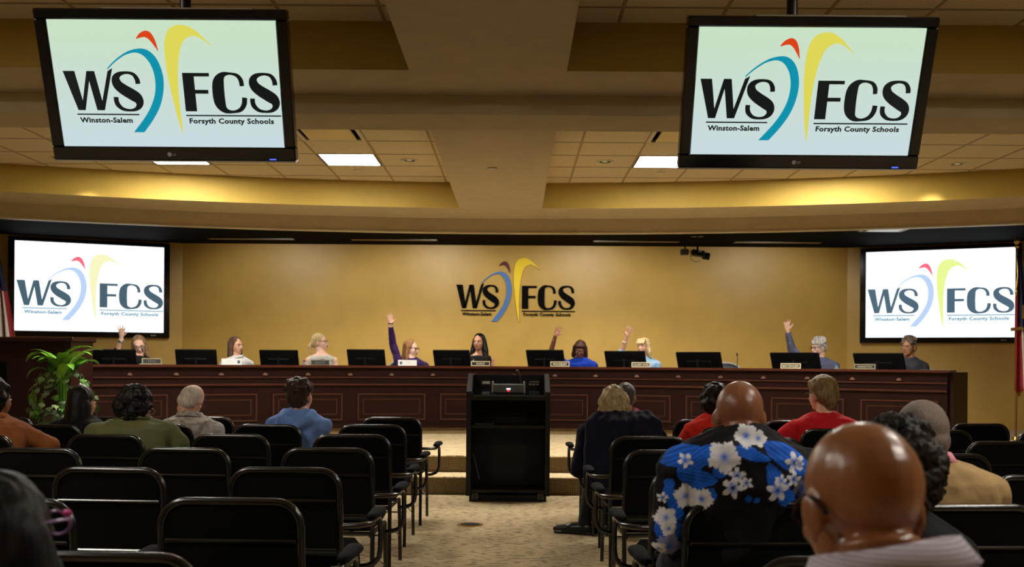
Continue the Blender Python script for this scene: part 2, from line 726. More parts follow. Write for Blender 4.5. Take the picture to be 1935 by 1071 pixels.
# ------------------------------------------------------------------ room shell
YB = 16.0            # back wall
XC = 5.29            # corners where the back wall turns
ANG = R(24)
ZBLK = 3.16          # black ceiling above the dais
ZA = 3.11            # soffit
ZT = 3.41            # tile ceiling
XO = 9.3
YO = YB - (XO - XC) * math.tan(ANG)
YREAR = -4.0
XM = -0.175          # middle of the ceiling's centre strip


def struct(name, mb, mats, parent=None, smooth=None, top=True):
    o = mb.build(name, mats, parent, smooth)
    if parent is None:
        o['kind'] = 'structure'
    return o


struct('floor', MB().box(-XO - .2, XO + .2, YREAR - .2, 16.4, -.12, 0), CARPET)
struct('wall_back', MB().box(-XC - .04, XC + .04, YB, YB + .15, 0, 3.6), YELLOW)
for side, s in (('left', -1), ('right', 1)):
    u = Vector((s * math.cos(ANG), -math.sin(ANG), 0))
    nrm = Vector((s * math.sin(ANG), math.cos(ANG), 0))
    a = Vector((s * XC, YB, 0))
    b = Vector((s * XO, YO, 0))
    mb = MB()
    pts = [a, b, b + nrm * .15, a + nrm * .15]
    vs = [p + Vector((0, 0, z)) for z in (0, 3.6) for p in pts]
    mb.add(vs, [(0, 1, 2, 3), (4, 5, 6, 7), (0, 1, 5, 4), (1, 2, 6, 5), (2, 3, 7, 6), (3, 0, 4, 7)])
    struct('wall_' + side, mb, YELLOW)
    struct('wall_side_' + side, MB().box(min(s * XO, s * (XO + .15)), max(s * XO, s * (XO + .15)), YREAR, YO + .1, 0, 3.6), YELLOW)
struct('wall_rear', MB().box(-XO, XO, YREAR - .15, YREAR, 0, 3.6), YELLOW)

# stage platform with two carpeted steps
plat = bpy.data.objects.new('trim_1', None)
COL.objects.link(plat)
plat['kind'] = 'structure'
plat['label'] = 'carpeted stage platform with two steps under the curved desk'
MB().box(-XO, XO, 9.955, 10.34, 0, .165).build('step_riser', CARPET_RISER, plat)
MB().box(-XO, XO, 9.93, 10.34, .165, .180, b=.006).build('step_tread', CARPET_TOP, plat)
MB().box(-XO, XO, 10.335, 16.2, 0, .338).build('step_riser', CARPET_RISER, plat)
MB().box(-XO, XO, 10.31, 16.2, .338, .353, b=.006).build('platform_top', CARPET_TOP, plat)

# ---- ceiling
ceil = bpy.data.objects.new('ceiling', None)
COL.objects.link(ceil)
ceil['kind'] = 'structure'
RC, YC = 14.84, -3.06      # curved rear edge of the coffers
RFAS = 15.70


def arc_pt(Rr, th, yc=YC, xc=XM):
    return (xc + Rr * math.sin(th), yc + Rr * math.cos(th))


def arc_slab(mb, R0, R1, z0, z1, t0, t1, n, yc, xc, mi=(0, 0, 0, 0)):
    """solid between two radii; material slots: bottom, top, inner face, outer face"""
    vs, fs, ms = [], [], []
    for i in range(n + 1):
        th = t0 + (t1 - t0) * i / n
        for (Rr, z) in ((R0, z0), (R1, z0), (R1, z1), (R0, z1)):
            x, y = arc_pt(Rr, th, yc, xc)
            vs.append(Vector((x, y, z)))
    o = len(mb.v)
    mb.v += vs
    for i in range(n):
        a, b = o + 4 * i, o + 4 * i + 4
        for k, slot in ((0, mi[0]), (1, mi[3]), (2, mi[1]), (3, mi[2])):
            k2 = (k + 1) % 4
            mb.f.append([a + k, a + k2, b + k2, b + k])
            mb.m.append(slot)
    mb.f.append([o, o + 1, o + 2, o + 3])
    mb.m.append(mi[0])
    e = o + 4 * n
    mb.f.append([e, e + 1, e + 2, e + 3])
    mb.m.append(mi[0])
    return mb


SX0, SX1 = -.66, .31
TMAX = .62
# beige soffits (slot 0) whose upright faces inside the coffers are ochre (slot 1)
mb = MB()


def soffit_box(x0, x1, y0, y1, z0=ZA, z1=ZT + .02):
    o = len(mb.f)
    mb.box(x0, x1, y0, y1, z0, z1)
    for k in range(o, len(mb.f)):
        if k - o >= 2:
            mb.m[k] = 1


soffit_box(SX0, SX1, YREAR, 12.1, ZA - .001)
soffit_box(-XO, SX0, 6.18, 7.2)
soffit_box(SX1, XO, 6.18, 7.2)
soffit_box(-XO, SX0, YREAR, .8)
soffit_box(SX1, XO, YREAR, .8)
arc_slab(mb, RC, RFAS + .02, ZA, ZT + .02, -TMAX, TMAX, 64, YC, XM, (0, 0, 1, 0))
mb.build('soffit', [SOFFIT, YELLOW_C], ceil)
MB().box(-XO, XO, 6.76, 7.23, 2.98, ZA + .001, b=.004).build('dropped_beam', SOFFIT, ceil)
fas = arc_slab(MB(), RFAS, RFAS + .09, 2.935, ZBLK + .05, -TMAX, TMAX, 80, YC, XM, (0, 1, 0, 1))
fas.build('fascia', [SOFFIT, BLACKCEIL], ceil)
arc_slab(MB(), RFAS - .012, RFAS + .09, 2.925, 2.940, -TMAX, TMAX, 80, YC, XM).build('fascia_bead', mat('fascia_bead_white', (205, 196, 170), rough=0.4), ceil)
# black ceiling above the dais
mb = MB()
N = 48
vs, fs = [], []
for i in range(N + 1):
    th = -TMAX + 2 * TMAX * i / N
    x, y = arc_pt(RFAS + .05, th)
    vs += [(x, y, ZBLK), (x, 16.3, ZBLK), (x, 16.3, ZBLK + .1), (x, y, ZBLK + .1)]
for i in range(N):
    a, b = 4 * i, 4 * i + 4
    for k in range(4):
        fs.append((a + k, a + (k + 1) % 4, b + (k + 1) % 4, b + k))
mb.add(vs, fs)
mb.build('black_ceiling', BLACKCEIL, ceil)
# plain tile plane where single tiles are out of view, and the lid over everything
MB().box(-XO, XO, .8, 5.28, ZT, ZT + .02).build('ceiling_field', TILE, ceil)
MB().box(-XO, XO, 7.2, 8.34, ZT, ZT + .02).build('ceiling_field', TILE, ceil)
MB().box(-XO - .2, XO + .2, YREAR - .2, 16.4, 3.58, 3.68).build('roof_deck', DARK, ceil)

# single tiles on their grid
PIT = .61
tile_me = MB().box(-.297, .297, -.297, .297, 0, .018, b=.004).mesh('ceiling_tile', TILE)
bar_y = MB().box(-.0115, .0115, -1.83, 1.83, .005, .03).mesh('grid_bar', GRID)
tiles = []
ytop = [8.35 + PIT * k for k in range(6)]           # rear coffers
yfront = [5.30 + PIT * k for k in range(2)]         # front coffers, far edge only
LIT = set()
lx = [-.81 - PIT * (k + 1) for k in range(11)]      # left edges of the left columns
rx = [.627 + PIT * k for k in range(11)]
TROF_L = [-2.03, -3.86]
TROF_R = [1.237, 3.067]


def near(a, b):
    return abs(a - b) < .02


for (xs, side) in ((lx, 'l'), (rx, 'r')):
    for x0 in xs:
        if abs(x0 + .3) > 7.4:
            continue
        for y0 in ytop + yfront:
            if y0 > 8 and near(y0, 10.18) and any(near(x0, q) for q in TROF_L + TROF_R):
                continue
            if y0 > 8 and near(y0, 8.96) and any(near(x0, q) for q in (TROF_L + TROF_R)):
                continue
            o = bpy.data.objects.new('ceiling_tile', tile_me)
            COL.objects.link(o)
            o.parent = ceil
            o.location = (x0 + PIT / 2, y0 + PIT / 2, ZT)
# narrow cut tiles beside the centre strip
for y0 in ytop + yfront:
    for (x0, x1) in ((-.805, SX0 + .002), (SX1 - .002, .622)):
        MB().box(x0, x1, y0 + .008, y0 + PIT - .008, ZT, ZT + .018).build('ceiling_tile', TILE, ceil)
for x0 in [-.81] + lx + rx + [rx[-1] + PIT]:
    if abs(x0) < 7.6:
        MB().box(x0 - .0115, x0 + .0115, 8.34, 12.0, ZT - .003, ZT + .03).build('grid_bar', GRID, ceil)
        MB().box(x0 - .0115, x0 + .0115, 5.2, 6.2, ZT - .003, ZT + .03).build('grid_bar', GRID, ceil)
for y0 in ytop + [ytop[-1] + PIT] + yfront + [yfront[-1] + PIT]:
    MB().box(-7.6, SX0, y0 - .0115, y0 + .0115, ZT - .0025, ZT + .03).build('grid_bar', GRID, ceil)
    MB().box(SX1, 7.6, y0 - .0115, y0 + .0115, ZT - .0025, ZT + .03).build('grid_bar', GRID, ceil)
MB().box(-XO, -7.6, 8.3, 12.3, ZT, ZT + .02).build('ceiling_field', TILE, ceil)
MB().box(7.6, XO, 8.3, 12.3, ZT, ZT + .02).build('ceiling_field', TILE, ceil)

# ---- lamps in the ceiling
LAMP = emat('lit_troffer_diffuser', (255, 250, 240), TROFFER)
LAMP_O = emat('lit_outer_troffer_diffuser', (255, 250, 240), TROFFER * 1.7)
LAMP_F = emat('lit_front_troffer_diffuser', (255, 248, 234), TROFFER_FRONT)
WFRAME = mat('white_enamel_frame', (200, 190, 165), rough=0.5)


def troffer(x, y, label, lampmat, z=ZT):
    t = thing('ceiling_light', label, 'ceiling light', (x, y, z), group='square ceiling light panels')
    MB().box(-.30, .30, -.30, .30, .012, .08).build('housing', mat('dark_lamp_housing', (40, 40, 46), rough=0.5), t)
    f = MB()
    for (a, b, c, d) in ((-.30, .30, -.30, -.285), (-.30, .30, .285, .30), (-.30, -.275, -.285, .285), (.275, .30, -.285, .285)):
        f.box(a, b, c, d, -.004, .014)
    f.build('frame', mat('dark_lamp_frame', (34, 34, 40), rough=0.45), t)
    MB().box(-.275, .275, -.285, .285, 0.0, .008).build('diffuser', lampmat, t)
    return t


troffer(TROF_L[0] + PIT / 2, 10.18 + PIT / 2, 'lit square ceiling panel in left coffer, nearest the centre strip', LAMP)
troffer(TROF_L[1] + PIT / 2, 10.18 + PIT / 2, 'lit square ceiling panel just below the left hanging screen', LAMP_O)
troffer(TROF_R[0] + PIT / 2, 10.18 + PIT / 2, 'lit square ceiling panel in right coffer, beside right hanging screen', LAMP)
troffer(TROF_R[1] + PIT / 2, 10.18 + PIT / 2, 'lit square ceiling panel behind the right hanging screen', LAMP_O)
# panels over the audience, above the frame
for i, (x, y) in enumerate(((-3.2, 3.6), (2.9, 3.6), (-3.2, 1.6), (2.9, 1.6))):
    troffer(x, y, ['lit ceiling panel over the left seats, nearer the front', 'lit ceiling panel over the right seats, nearer the front',
                   'lit ceiling panel over the left seats, far back', 'lit ceiling panel over the right seats, far back'][i], LAMP_F, ZT - .02)


def plate_vent(x, y, z, label, m1):
    t = thing('ceiling_vent', label, 'vent', (x, y, z), group='square plate ceiling vents')
    f = MB()
    for (a, b, c, d) in ((-.30, .30, -.30, -.265), (-.30, .30, .265, .30), (-.30, -.265, -.265, .265), (.265, .30, -.265, .265)):
        f.box(a, b, c, d, -.004, .012)
    f.build('frame', WFRAME, t)
    MB().box(-.265, .265, -.265, .265, .06, .075).build('duct', DARK, t)
    MB().box(-.225, .225, -.225, .225, -.012, .004, b=.005).build('face_plate', m1, t)
    return t


VENTM = mat('cream_vent_plate', (222, 200, 140), rough=0.4)
plate_vent(TROF_L[0] + PIT / 2, 8.96 + PIT / 2, ZT, 'square plate vent near beam in left ceiling coffer, beside left hanging screen', VENTM)
plate_vent(TROF_L[1] + PIT / 2, 8.96 + PIT / 2, ZT, 'square plate vent hidden behind left hanging screen', VENTM)
plate_vent(TROF_R[0] + PIT / 2, 8.96 + PIT / 2, ZT, 'square plate vent near beam in right ceiling coffer, left of right hanging screen', VENTM)
plate_vent(TROF_R[1] + PIT / 2, 8.96 + PIT / 2, ZT, 'square plate vent hidden behind right hanging screen', VENTM)
VW = mat('white_vent_plate', (232, 236, 236), rough=0.25)
p = world_pt(1675, 434, 13.75)
plate_vent(p.x, 13.72, ZBLK, 'white square vent in the black ceiling, above the right wall screen', VW)


def downlight(x, y, label, target, watts, z=ZT, cone=64):
    t = thing('recessed_spotlight', label, 'ceiling spotlight', (x, y, z), group='round recessed spotlights')
    MB().lathe([(.062, .02), (.062, -.006), (.088, -.007), (.09, -.002), (.09, .006), (.075, .02)], 24).build('trim_ring', WFRAME, t, 40)
    MB().lathe([(.06, .0), (.06, .012), (.001, .014)], 20).build('baffle', DARK, t)
    MB().lathe([(.026, -.004), (.032, .004), (.03, .012)], 14).build('bulb', emat('spot_bulb', (255, 225, 170), .35) if watts else mat('unlit_bulb', (190, 180, 150), rough=.3), t, 40)
    if watts:
        ld = bpy.data.lights.new('spot_lamp', 'SPOT')
        ld.energy = watts
        ld.color = (1.0, 0.93, 0.82)
        ld.spot_size = R(cone)
        ld.spot_blend = 0.55
        ld.shadow_soft_size = 0.05
        lo = bpy.data.objects.new('spot_lamp', ld)
        COL.objects.link(lo)
        lo.parent = t
        lo.location = (0, 0, -.03)
        d = Vector(target) - Vector((x, y, z - .03))
        lo.rotation_euler = d.to_track_quat('-Z', 'Y').to_euler()
    return t


downlight(-1.11, 10.48, 'round recessed spotlight right of the lit left panel', (-1.6, 14.2, 1.5), FRONT_SPOT_W, ZT, 30)
downlight(.93, 10.48, 'round recessed spotlight left of the lit right panel', (1.5, 14.2, 1.5), FRONT_SPOT_W, ZT, 30)
downlight(-4.77, 10.48, 'round recessed spotlight at the far left, below the hanging screen', (-4.3, 13.2, 1.5), FRONT_SPOT_W * .5, ZT, 30)
downlight(4.60, 10.48, 'round recessed spotlight at the far right, below the hanging screen', (4.2, 13.2, 1.5), FRONT_SPOT_W * .5, ZT, 30)
for (x, lab) in ((-3.77, 'downlight hidden above the desk, leftmost of four in black ceiling'), (-1.31, 'downlight hidden above the desk, second of four in black ceiling'),
                 (1.23, 'downlight hidden above the desk, third of four in black ceiling'), (4.09, 'downlight hidden above the desk, rightmost of four in black ceiling')):
    downlight(x, 13.78, lab, (x * .95, 15.3, 1.4), SPOT_W * (.66 if abs(x) > 3 else 1), ZBLK, 124)

for i, (x, y, z, lab) in enumerate(((-.215, 9.3, ZA, 'small round sprinkler cover on the ceiling centre strip'),
                                    (-1.74, 11.05, ZT, 'small round sprinkler cover in left coffer below lit panel'),
                                    (1.60, 11.05, ZT, 'small round sprinkler cover in right coffer below lit panel'))):
    t = thing('sprinkler_cover', lab, 'sprinkler', (x, y, z), group='round sprinkler covers')
    MB().lathe([(.04, .004), (.045, -.004), (.043, -.012), (.02, -.015)], 20).build('cover_plate', WFRAME, t, 40)
    MB().lathe([(.03, .012), (.03, -.006)], 12).build('collar', GRID, t, 40)

# narrow slots in the black ceiling
SLOTM = mat('cream_slot_blade', (190, 165, 120), rough=0.35)
for i, (a, b, lab) in enumerate(((395, 552, 'narrow slot diffuser in black ceiling, first from the left'),
                                 (665, 822, 'narrow slot diffuser in black ceiling, just left of the wall logo'),
                                 (1122, 1280, 'narrow slot diffuser in black ceiling, just left of the camera'),
                                 (1388, 1547, 'narrow slot diffuser in black ceiling, right of the camera'))):
    y = 15.35
    x0, x1 = (a - CX) * y / F_PX, (b - CX) * y / F_PX
    t = thing('slot_diffuser', lab, 'vent', ((x0 + x1) / 2, y, ZBLK), group='narrow slot diffusers')
    h = (x1 - x0) / 2
    MB().box(-h, h, -.05, .05, -.004, .02).build('slot_blade', SLOTM, t)
    f = MB()
    f.box(-h - .02, h + .02, -.075, -.05, -.008, .02)
    f.box(-h - .02, h + .02, .05, .075, -.008, .02)
    f.box(-h - .02, -h, -.05, .05, -.008, .02)
    f.box(h, h + .02, -.05, .05, -.008, .02)
    f.build('slot_frame', BLK, t)

# ------------------------------------------------------------------ the emblem: letters and swooshes
LX0, LX1, LY0, LY1 = 15.0, 1805.0, 1015.0, 65.0


def q(p):
    return ((p[0] - LX0) / (LX1 - LX0), (LY0 - p[1]) / (LY0 - LY1))


def smooth_poly(pts, n=4):
    """Catmull-Rom through points"""
    out = []
    m = len(pts)
    for i in range(m - 1):
        p0, p1, p2, p3 = pts[max(i - 1, 0)], pts[i], pts[i + 1], pts[min(i + 2, m - 1)]
        for k in range(n):
            t = k / n
            out.append(tuple(.5 * ((2 * p1[j]) + (-p0[j] + p2[j]) * t + (2 * p0[j] - 5 * p1[j] + 4 * p2[j] - p3[j]) * t * t +
                                   (-p0[j] + 3 * p1[j] - 3 * p2[j] + p3[j]) * t ** 3) for j in range(len(p1))))
    out.append(tuple(pts[-1]))
    return out


def stroke(pts):
    """(x, y, width) centre line -> left / right outlines"""
    s = smooth_poly(pts, 5)
    Lf, Rt = [], []
    for i, p in enumerate(s):
        a, b = s[max(i - 1, 0)], s[min(i + 1, len(s) - 1)]
        dx, dy = b[0] - a[0], b[1] - a[1]
        L = math.hypot(dx, dy) or 1
        nx, ny = -dy / L, dx / L
        Lf.append((p[0] + nx * p[2] / 2, p[1] + ny * p[2] / 2))
        Rt.append((p[0] - nx * p[2] / 2, p[1] - ny * p[2] / 2))
    return Lf, Rt


S_ST = [(629, 574, 40), (624, 532, 39), (596, 490, 30), (540, 477, 24), (478, 492, 42), (449, 530, 66), (460, 582, 84),
        (505, 625, 94), (558, 660, 98), (604, 694, 94), (624, 730, 72), (618, 768, 50), (588, 796, 32), (540, 806, 22),
        (482, 796, 30), (444, 762, 40), (432, 725, 40), (433, 690, 40)]
C_ST = [(1494, 588, 36), (1488, 536, 38), (1458, 494, 30), (1396, 479, 22), (1338, 492, 52), (1302, 548, 92), (1294, 645, 100),
        (1302, 742, 92), (1338, 800, 52), (1400, 815, 24), (1466, 796, 36), (1500, 748, 42), (1509, 688, 42)]
W_PARTS = [[(15, 465), (112, 465), (170, 700), (148, 808), (103, 808)], [(212, 465), (277, 465), (163, 808), (103, 808)]]
YEL_L = [(960, 1015), (930, 870), (903, 670), (882, 460), (880, 280), (898, 170), (938, 100), (1010, 68), (1085, 76), (1155, 118), (1215, 178), (1276, 243)]
YEL_R = [(964, 1012), (961, 860), (960, 700), (966, 540), (980, 410), (1000, 310), (1030, 225), (1075, 176), (1130, 160), (1180, 176), (1228, 209), (1270, 243)]
BLU_L = [(386, 442), (450, 378), (530, 318), (605, 282), (690, 269), (752, 290), (802, 346), (834, 432), (846, 535), (831, 655), (790, 775), (722, 890), (635, 1002)]
BLU_R = [(392, 449), (456, 390), (536, 333), (600, 309), (650, 306), (700, 330), (742, 386), (766, 452), (776, 535), (766, 640), (727, 750), (660, 862), (548, 1002)]
RED_L = [(655, 183), (690, 140), (740, 117), (782, 136), (812, 200), (829, 292)]
RED_R = [(662, 187), (697, 176), (733, 173), (765, 196), (796, 240), (823, 286)]


def emblem(parent, wdt, hgt, M, cols, thick=0.0, names=True):
    """the district emblem: letters W S F C S, three swooshes, two rules, two captions.
    M places the (x right, y up, z out) drawing plane; wdt/hgt its size in metres."""
    z0, z1 = (0.0, max(thick, .0008))

    def pt(p):
        a, b = q(p)
        return (a * wdt, b * hgt)
    dark, red, blue, yellow, capt = cols

    def rib(nm, Lp, Rp, m):
        mb = MB().ribbon([pt(p) for p in Lp], [pt(p) for p in Rp], z0, z1, M=M)
        return mb.build(nm, m, parent)
    # W: three diagonals and the thin rising arm
    mb = MB()
    mb.ribbon([pt(p) for p in ((15, 465), (103, 808))], [pt(p) for p in ((112, 465), (163, 808))], z0, z1, M=M)
    mb.ribbon([pt(p) for p in ((212, 465), (130, 808))], [pt(p) for p in ((245, 465), (163, 808))], z0, z1, M=M)
    mb.ribbon([pt(p) for p in ((212, 465), (262, 808))], [pt(p) for p in ((277, 465), (325, 808))], z0, z1, M=M)
    mb.ribbon([pt(p) for p in ((388, 465), (290, 808))], [pt(p) for p in ((430, 438), (325, 808))], z0, z1, M=M)
    mb.build('letter', dark, parent)
    Lp, Rp = stroke(S_ST)
    rib('letter', Lp, Rp, dark)
    mb = MB()
    for (a, b) in (((1005, 475), (1100, 812)), ((1098, 475), (1228, 506)), ((1098, 622), (1210, 656))):
        A, B = pt(a), pt(b)
        mb.box(min(A[0], B[0]), max(A[0], B[0]), min(A[1], B[1]), max(A[1], B[1]), z0, z1, M=M)
    mb.build('letter', dark, parent)
    Lp, Rp = stroke(C_ST)
    rib('letter', Lp, Rp, dark)
    Lp, Rp = stroke([(x + 1142, y + 5, w_) for (x, y, w_) in S_ST])
    rib('letter', Lp, Rp, dark)
    for nm, Lq, Rq, m in (('yellow_swoosh', YEL_L, YEL_R, yellow), ('blue_swoosh', BLU_L, BLU_R, blue), ('red_swoosh', RED_L, RED_R, red)):
        rib(nm, smooth_poly(Lq, 4), smooth_poly(Rq, 4), m)
    for (a, b) in (((88, 838), (610, 850)), ((1005, 843), (1805, 855))):
        A, B = pt(a), pt(b)
        MB().box(A[0], B[0], min(A[1], B[1]), max(A[1], B[1]), z0, z1, M=M).build('rule_line', capt, parent)
    for (s, x0, x1, base) in (('Winston-Salem', 105, 548, 916), ('Forsyth County Schools', 1028, 1740, 918)):
        A = pt((x0, base))
        B = pt((x1, base - 46))
        t = text_mb(s, width=B[0] - A[0], height=B[1] - A[1], bold=.04, x0=A[0], y0=A[1], space=1.06, res=2)
        n = len(t.v)
        # thin solid letters
        o = MB()
        o.add([(v.x, v.y, z1) for v in t.v], t.f, 0, M)
        o.build('caption', capt, parent)['kind'] = 'stuff'


# emblem on the back wall (raised letters)
sign = thing('wall_emblem', 'raised black letter emblem with yellow and blue swooshes on back wall', 'wall sign', (0, YB, 0))
A, B = world_pt(861.9, 608.0, YB), world_pt(1087.2, 488.2, YB)
Mw = Matrix.Translation((A.x, -.003, A.z)) @ Matrix.Rotation(PI / 2, 4, 'X')
LB = mat('black_sign_letter', (7, 7, 8), rough=0.8, spec=.1)
emblem(sign, B.x - A.x, B.z - A.z, Mw,
       (LB, mat('dark_red_sign', (92, 24, 22), rough=0.5), mat('blue_sign', (72, 122, 190), rough=0.5), mat('yellow_sign', (246, 214, 30), rough=0.5), LB), thick=.02)

# ------------------------------------------------------------------ wall screens
SCR_W = emat('white_projection_screen', (246, 252, 255), SCREEN_WALL)
for side, s in (('left', -1), ('right', 1)):
    u = Vector((s * math.cos(ANG), -math.sin(ANG), 0))
    t0, t1 = .198, 2.48
    c = Vector((s * XC, YB, 0)) + u * ((t0 + t1) / 2)
    rz = ANG * (1 if s < 0 else -1)
    z0, z1 = 1.643, 3.125
    t = thing('wall_screen', f'large black framed wall screen with emblem, {side} of the yellow back wall', 'screen', (c.x, c.y, (z0 + z1) / 2), rz)
    w2, h2 = (t1 - t0) / 2, (z1 - z0) / 2
    f = MB()
    bt, bb, bs = .056, .085, .088
    f.box(-w2, w2, -.085, -.005, h2 - bt, h2, b=.008)
    f.box(-w2, w2, -.085, -.005, -h2, -h2 + bb, b=.008)
    f.box(-w2, -w2 + bs, -.085, -.005, -h2 + bb, h2 - bt, b=.006)
    f.box(w2 - bs, w2, -.085, -.005, -h2 + bb, h2 - bt, b=.006)
    f.build('frame', BLK_GLOSS, t)
    iw, i0, i1 = w2 - bs, -h2 + bb, h2 - bt
    MB().add([(-iw, -.068, i0), (iw, -.068, i0), (iw, -.068, i1), (-iw, -.068, i1)], [(0, 1, 2, 3)]).build('screen', SCR_W, t)
    MB().box(-iw, iw, -.06, -.003, i0, i1).build('back_panel', BLK, t)
    MB().box(w2 - .28, w2 - .2, -.0865, -.084, -h2 + .03, -h2 + .05).build('badge', GREYP, t)
    W_ = 2 * iw
    H_ = i1 - i0
    Mm = Matrix.Translation((-iw + W_ * .012, -.0685, i0 + H_ * .115)) @ Matrix.Rotation(PI / 2, 4, 'X')
    gl = emat('pale_slate_print_' + side, (78, 104, 118) if s < 0 else (84, 110, 128), .9)
    emblem(t, W_ * .985, H_ * .775, Mm,
           (gl, emat('pale_red_print', (255, 110, 130), 1.0), emat('pale_blue_print', (190, 214, 250), 1.0),
            emat('pale_yellow_print_' + side, (248, 248, 196) if s < 0 else (234, 250, 150), 1.0), emat('pale_caption_print', (96, 150, 176), 1.0)))

# ------------------------------------------------------------------ hanging monitors
SCR_H = emat('pale_green_monitor_screen', (214, 232, 238), SCREEN_HANG, top=(214, 240, 208))
for side, corners in (('left', ((60.5, 15), (540, 18), (105, 303), (561, 303))), ('right', ((1300.3, 29.8), (1776, 32), (1281.7, 316.5), (1732, 319)))):
    (tl, tr, bl, br) = corners
    Wm = 1.11
    dt = Wm * F_PX / (tr[0] - tl[0])
    db = Wm * F_PX / (br[0] - bl[0])
    TL, TR = world_pt(*tl, dt), world_pt(*tr, dt)
    BL, BR = world_pt(*bl, db), world_pt(*br, db)
    top, bot = (TL + TR) / 2, (BL + BR) / 2
    up = (top - bot)
    Hm = math.hypot(up.y, up.z)
    tilt = math.atan2(-up.y, up.z)
    ctr = (top + bot) / 2
    t = thing('hanging_monitor', f'flat black monitor hung from ceiling showing bright emblem, {side} of the centre strip', 'monitor', tuple(ctr))
    Mt = Matrix.Rotation(tilt, 4, 'X')
    w2, h2 = Wm / 2, Hm / 2
    il, ir, it_, ib = .052, .050, .046, .062
    f = MB()
    f.box(-w2, w2, -.01, .05, h2 - it_, h2, M=Mt, b=.006)
    f.box(-w2, w2, -.01, .05, -h2, -h2 + ib, M=Mt, b=.006)
    f.box(-w2, -w2 + il, -.01, .05, -h2 + ib, h2 - it_, M=Mt, b=.005)
    f.box(w2 - ir, w2, -.01, .05, -h2 + ib, h2 - it_, M=Mt, b=.005)
    f.build('bezel', BLK_GLOSS, t)
    MB().box(-w2 + .01, w2 - .01, .02, .09, -h2 + .01, h2 - .01, M=Mt, b=.02).build('back_shell', BLK, t)
    e = MB()
    e.box(-w2 + .002, w2 - .002, -.008, .05, -h2 - .006, -h2 + .0005, M=Mt)
    e.box(-w2 + .3, w2 - .15, -.004, .05, h2 - .0005, h2 + .005, M=Mt)
    e.build('edge_strip', SILVER, t)
    i0, i1, j0, j1 = -w2 + il, w2 - ir, -h2 + ib, h2 - it_
    scr = MB().add([(i0, j0, 0), (i1, j0, 0), (i1, j1, 0), (i0, j1, 0)], [(0, 1, 2, 3)]).build('screen', SCR_H, t)
    scr.rotation_euler = (PI / 2 + tilt, 0, 0)
    scr.location = Mt @ Vector((0, .001, 0))
    W_, H_ = i1 - i0, j1 - j0
    Mm = Mt @ Matrix.Translation((i0 + W_ * .040, .0005, j0 + H_ * .105)) @ Matrix.Rotation(PI / 2, 4, 'X')
    if side == 'right':
        Mm = Mt @ Matrix.Translation((i0 + W_ * .022, .0005, j0 + H_ * .105)) @ Matrix.Rotation(PI / 2, 4, 'X')
    nk = emat('black_print', (20, 26, 28), .6)
    emblem(t, W_ * .955, H_ * .86, Mm,
           (nk, emat('red_print', (222, 66, 20), .95), emat('teal_print', (0, 150, 178), .9), emat('yellow_print', (226, 218, 88), .95), nk))
    # maker's badge, standby lamp
    bd = MB()
    tx = text_mb('LG', height=.010, bold=.02, x0=-.008, y0=-h2 + .024)
    bd.add([(v.x, -.0115, v.y) for v in tx.v], tx.f, 0, Mt)
    cen = Vector((-.022, -.0112, -h2 + .029))
    bd.add([cen] + [cen + Vector((math.cos(a) * .010, 0, math.sin(a) * .010)) for a in [2 * PI * k / 20 for k in range(20)]],
           [(0, 1 + k, 1 + (k + 1) % 20) for k in range(20)], 0, Mt)
    bd.build('badge', mat('grey_badge_print', (150, 146, 142), rough=0.4), t)
    MB().box(w2 - .12, w2 - .09, -.0115, -.0095, -h2 + .006, -h2 + .011, M=Mt).build('standby_light', emat('blue_standby_light', (60, 80, 255), 3.0), t)
    # ceiling mount
    mtop = (ZT - ctr.z - .02) if side == 'left' else (ZT - ctr.z - .02)
    mp = MB()
    mp.box(-.2, .2, .085, .11, -.15, .15, M=Mt)
    mp.box(-.05, .05, .1, .26, -.04, .04)
    mp.tube([(0, .23, -.05), (0, .23, mtop)], .026, 12)
    mp.box(-.09, .09, .14, .32, mtop - .01, mtop + .018)
    mp.build('ceiling_mount', BLK, t, 40)

# ------------------------------------------------------------------ curved desk
DY, DR = 4.6, 8.76
DT = .616
ZP = .353                   # platform level
Z_LEDGE = 1.252
desk = thing('curved_desk', 'long curved mahogany board desk with raised panels and polished ledge', 'desk', (0, 0, 0))


def d_arc(name, R0, R1, z0, z1, t0, t1, m, parent, n=60, kind=None):
    o = arc_slab(MB(), R0, R1, z0, z1, t0, t1, n, DY, 0.0).build(name, m, parent)
    return o


def arcp(Rr, th):
    return Vector((Rr * math.sin(th), DY + Rr * math.cos(th), 0))


d_arc('plinth', DR + .02, DR + .9, ZP, .437, -DT, DT, CARPET_RISER, desk)
d_arc('front_wall', DR, DR + .06, .437, 1.225, -DT, DT, MAHOG, desk)
d_arc('base_moulding', DR - .022, DR, .437, .49, -DT, DT, MAHOG, desk)
d_arc('upper_moulding', DR - .03, DR, .992, 1.016, -DT, DT, MAHOG_L, desk)
d_arc('upper_moulding', DR - .02, DR, 1.088, 1.104, -DT, DT, MAHOG_L, desk)
d_arc('ledge', DR - .05, DR + .30, 1.222, Z_LEDGE, -DT - .004, DT + .004, LEDGE, desk, 80)
d_arc('work_surface', DR + .06, DR + .82, 1.06, 1.09, -DT, DT, MAHOG, desk)
for s in (-1, 1):
    d_arc('end_panel', DR + .06, DR + .84, .437, 1.225, s * DT - .006, s * DT + .006, MAHOG_D, desk, 2)
NP = 10
PA = 2 * DT / NP
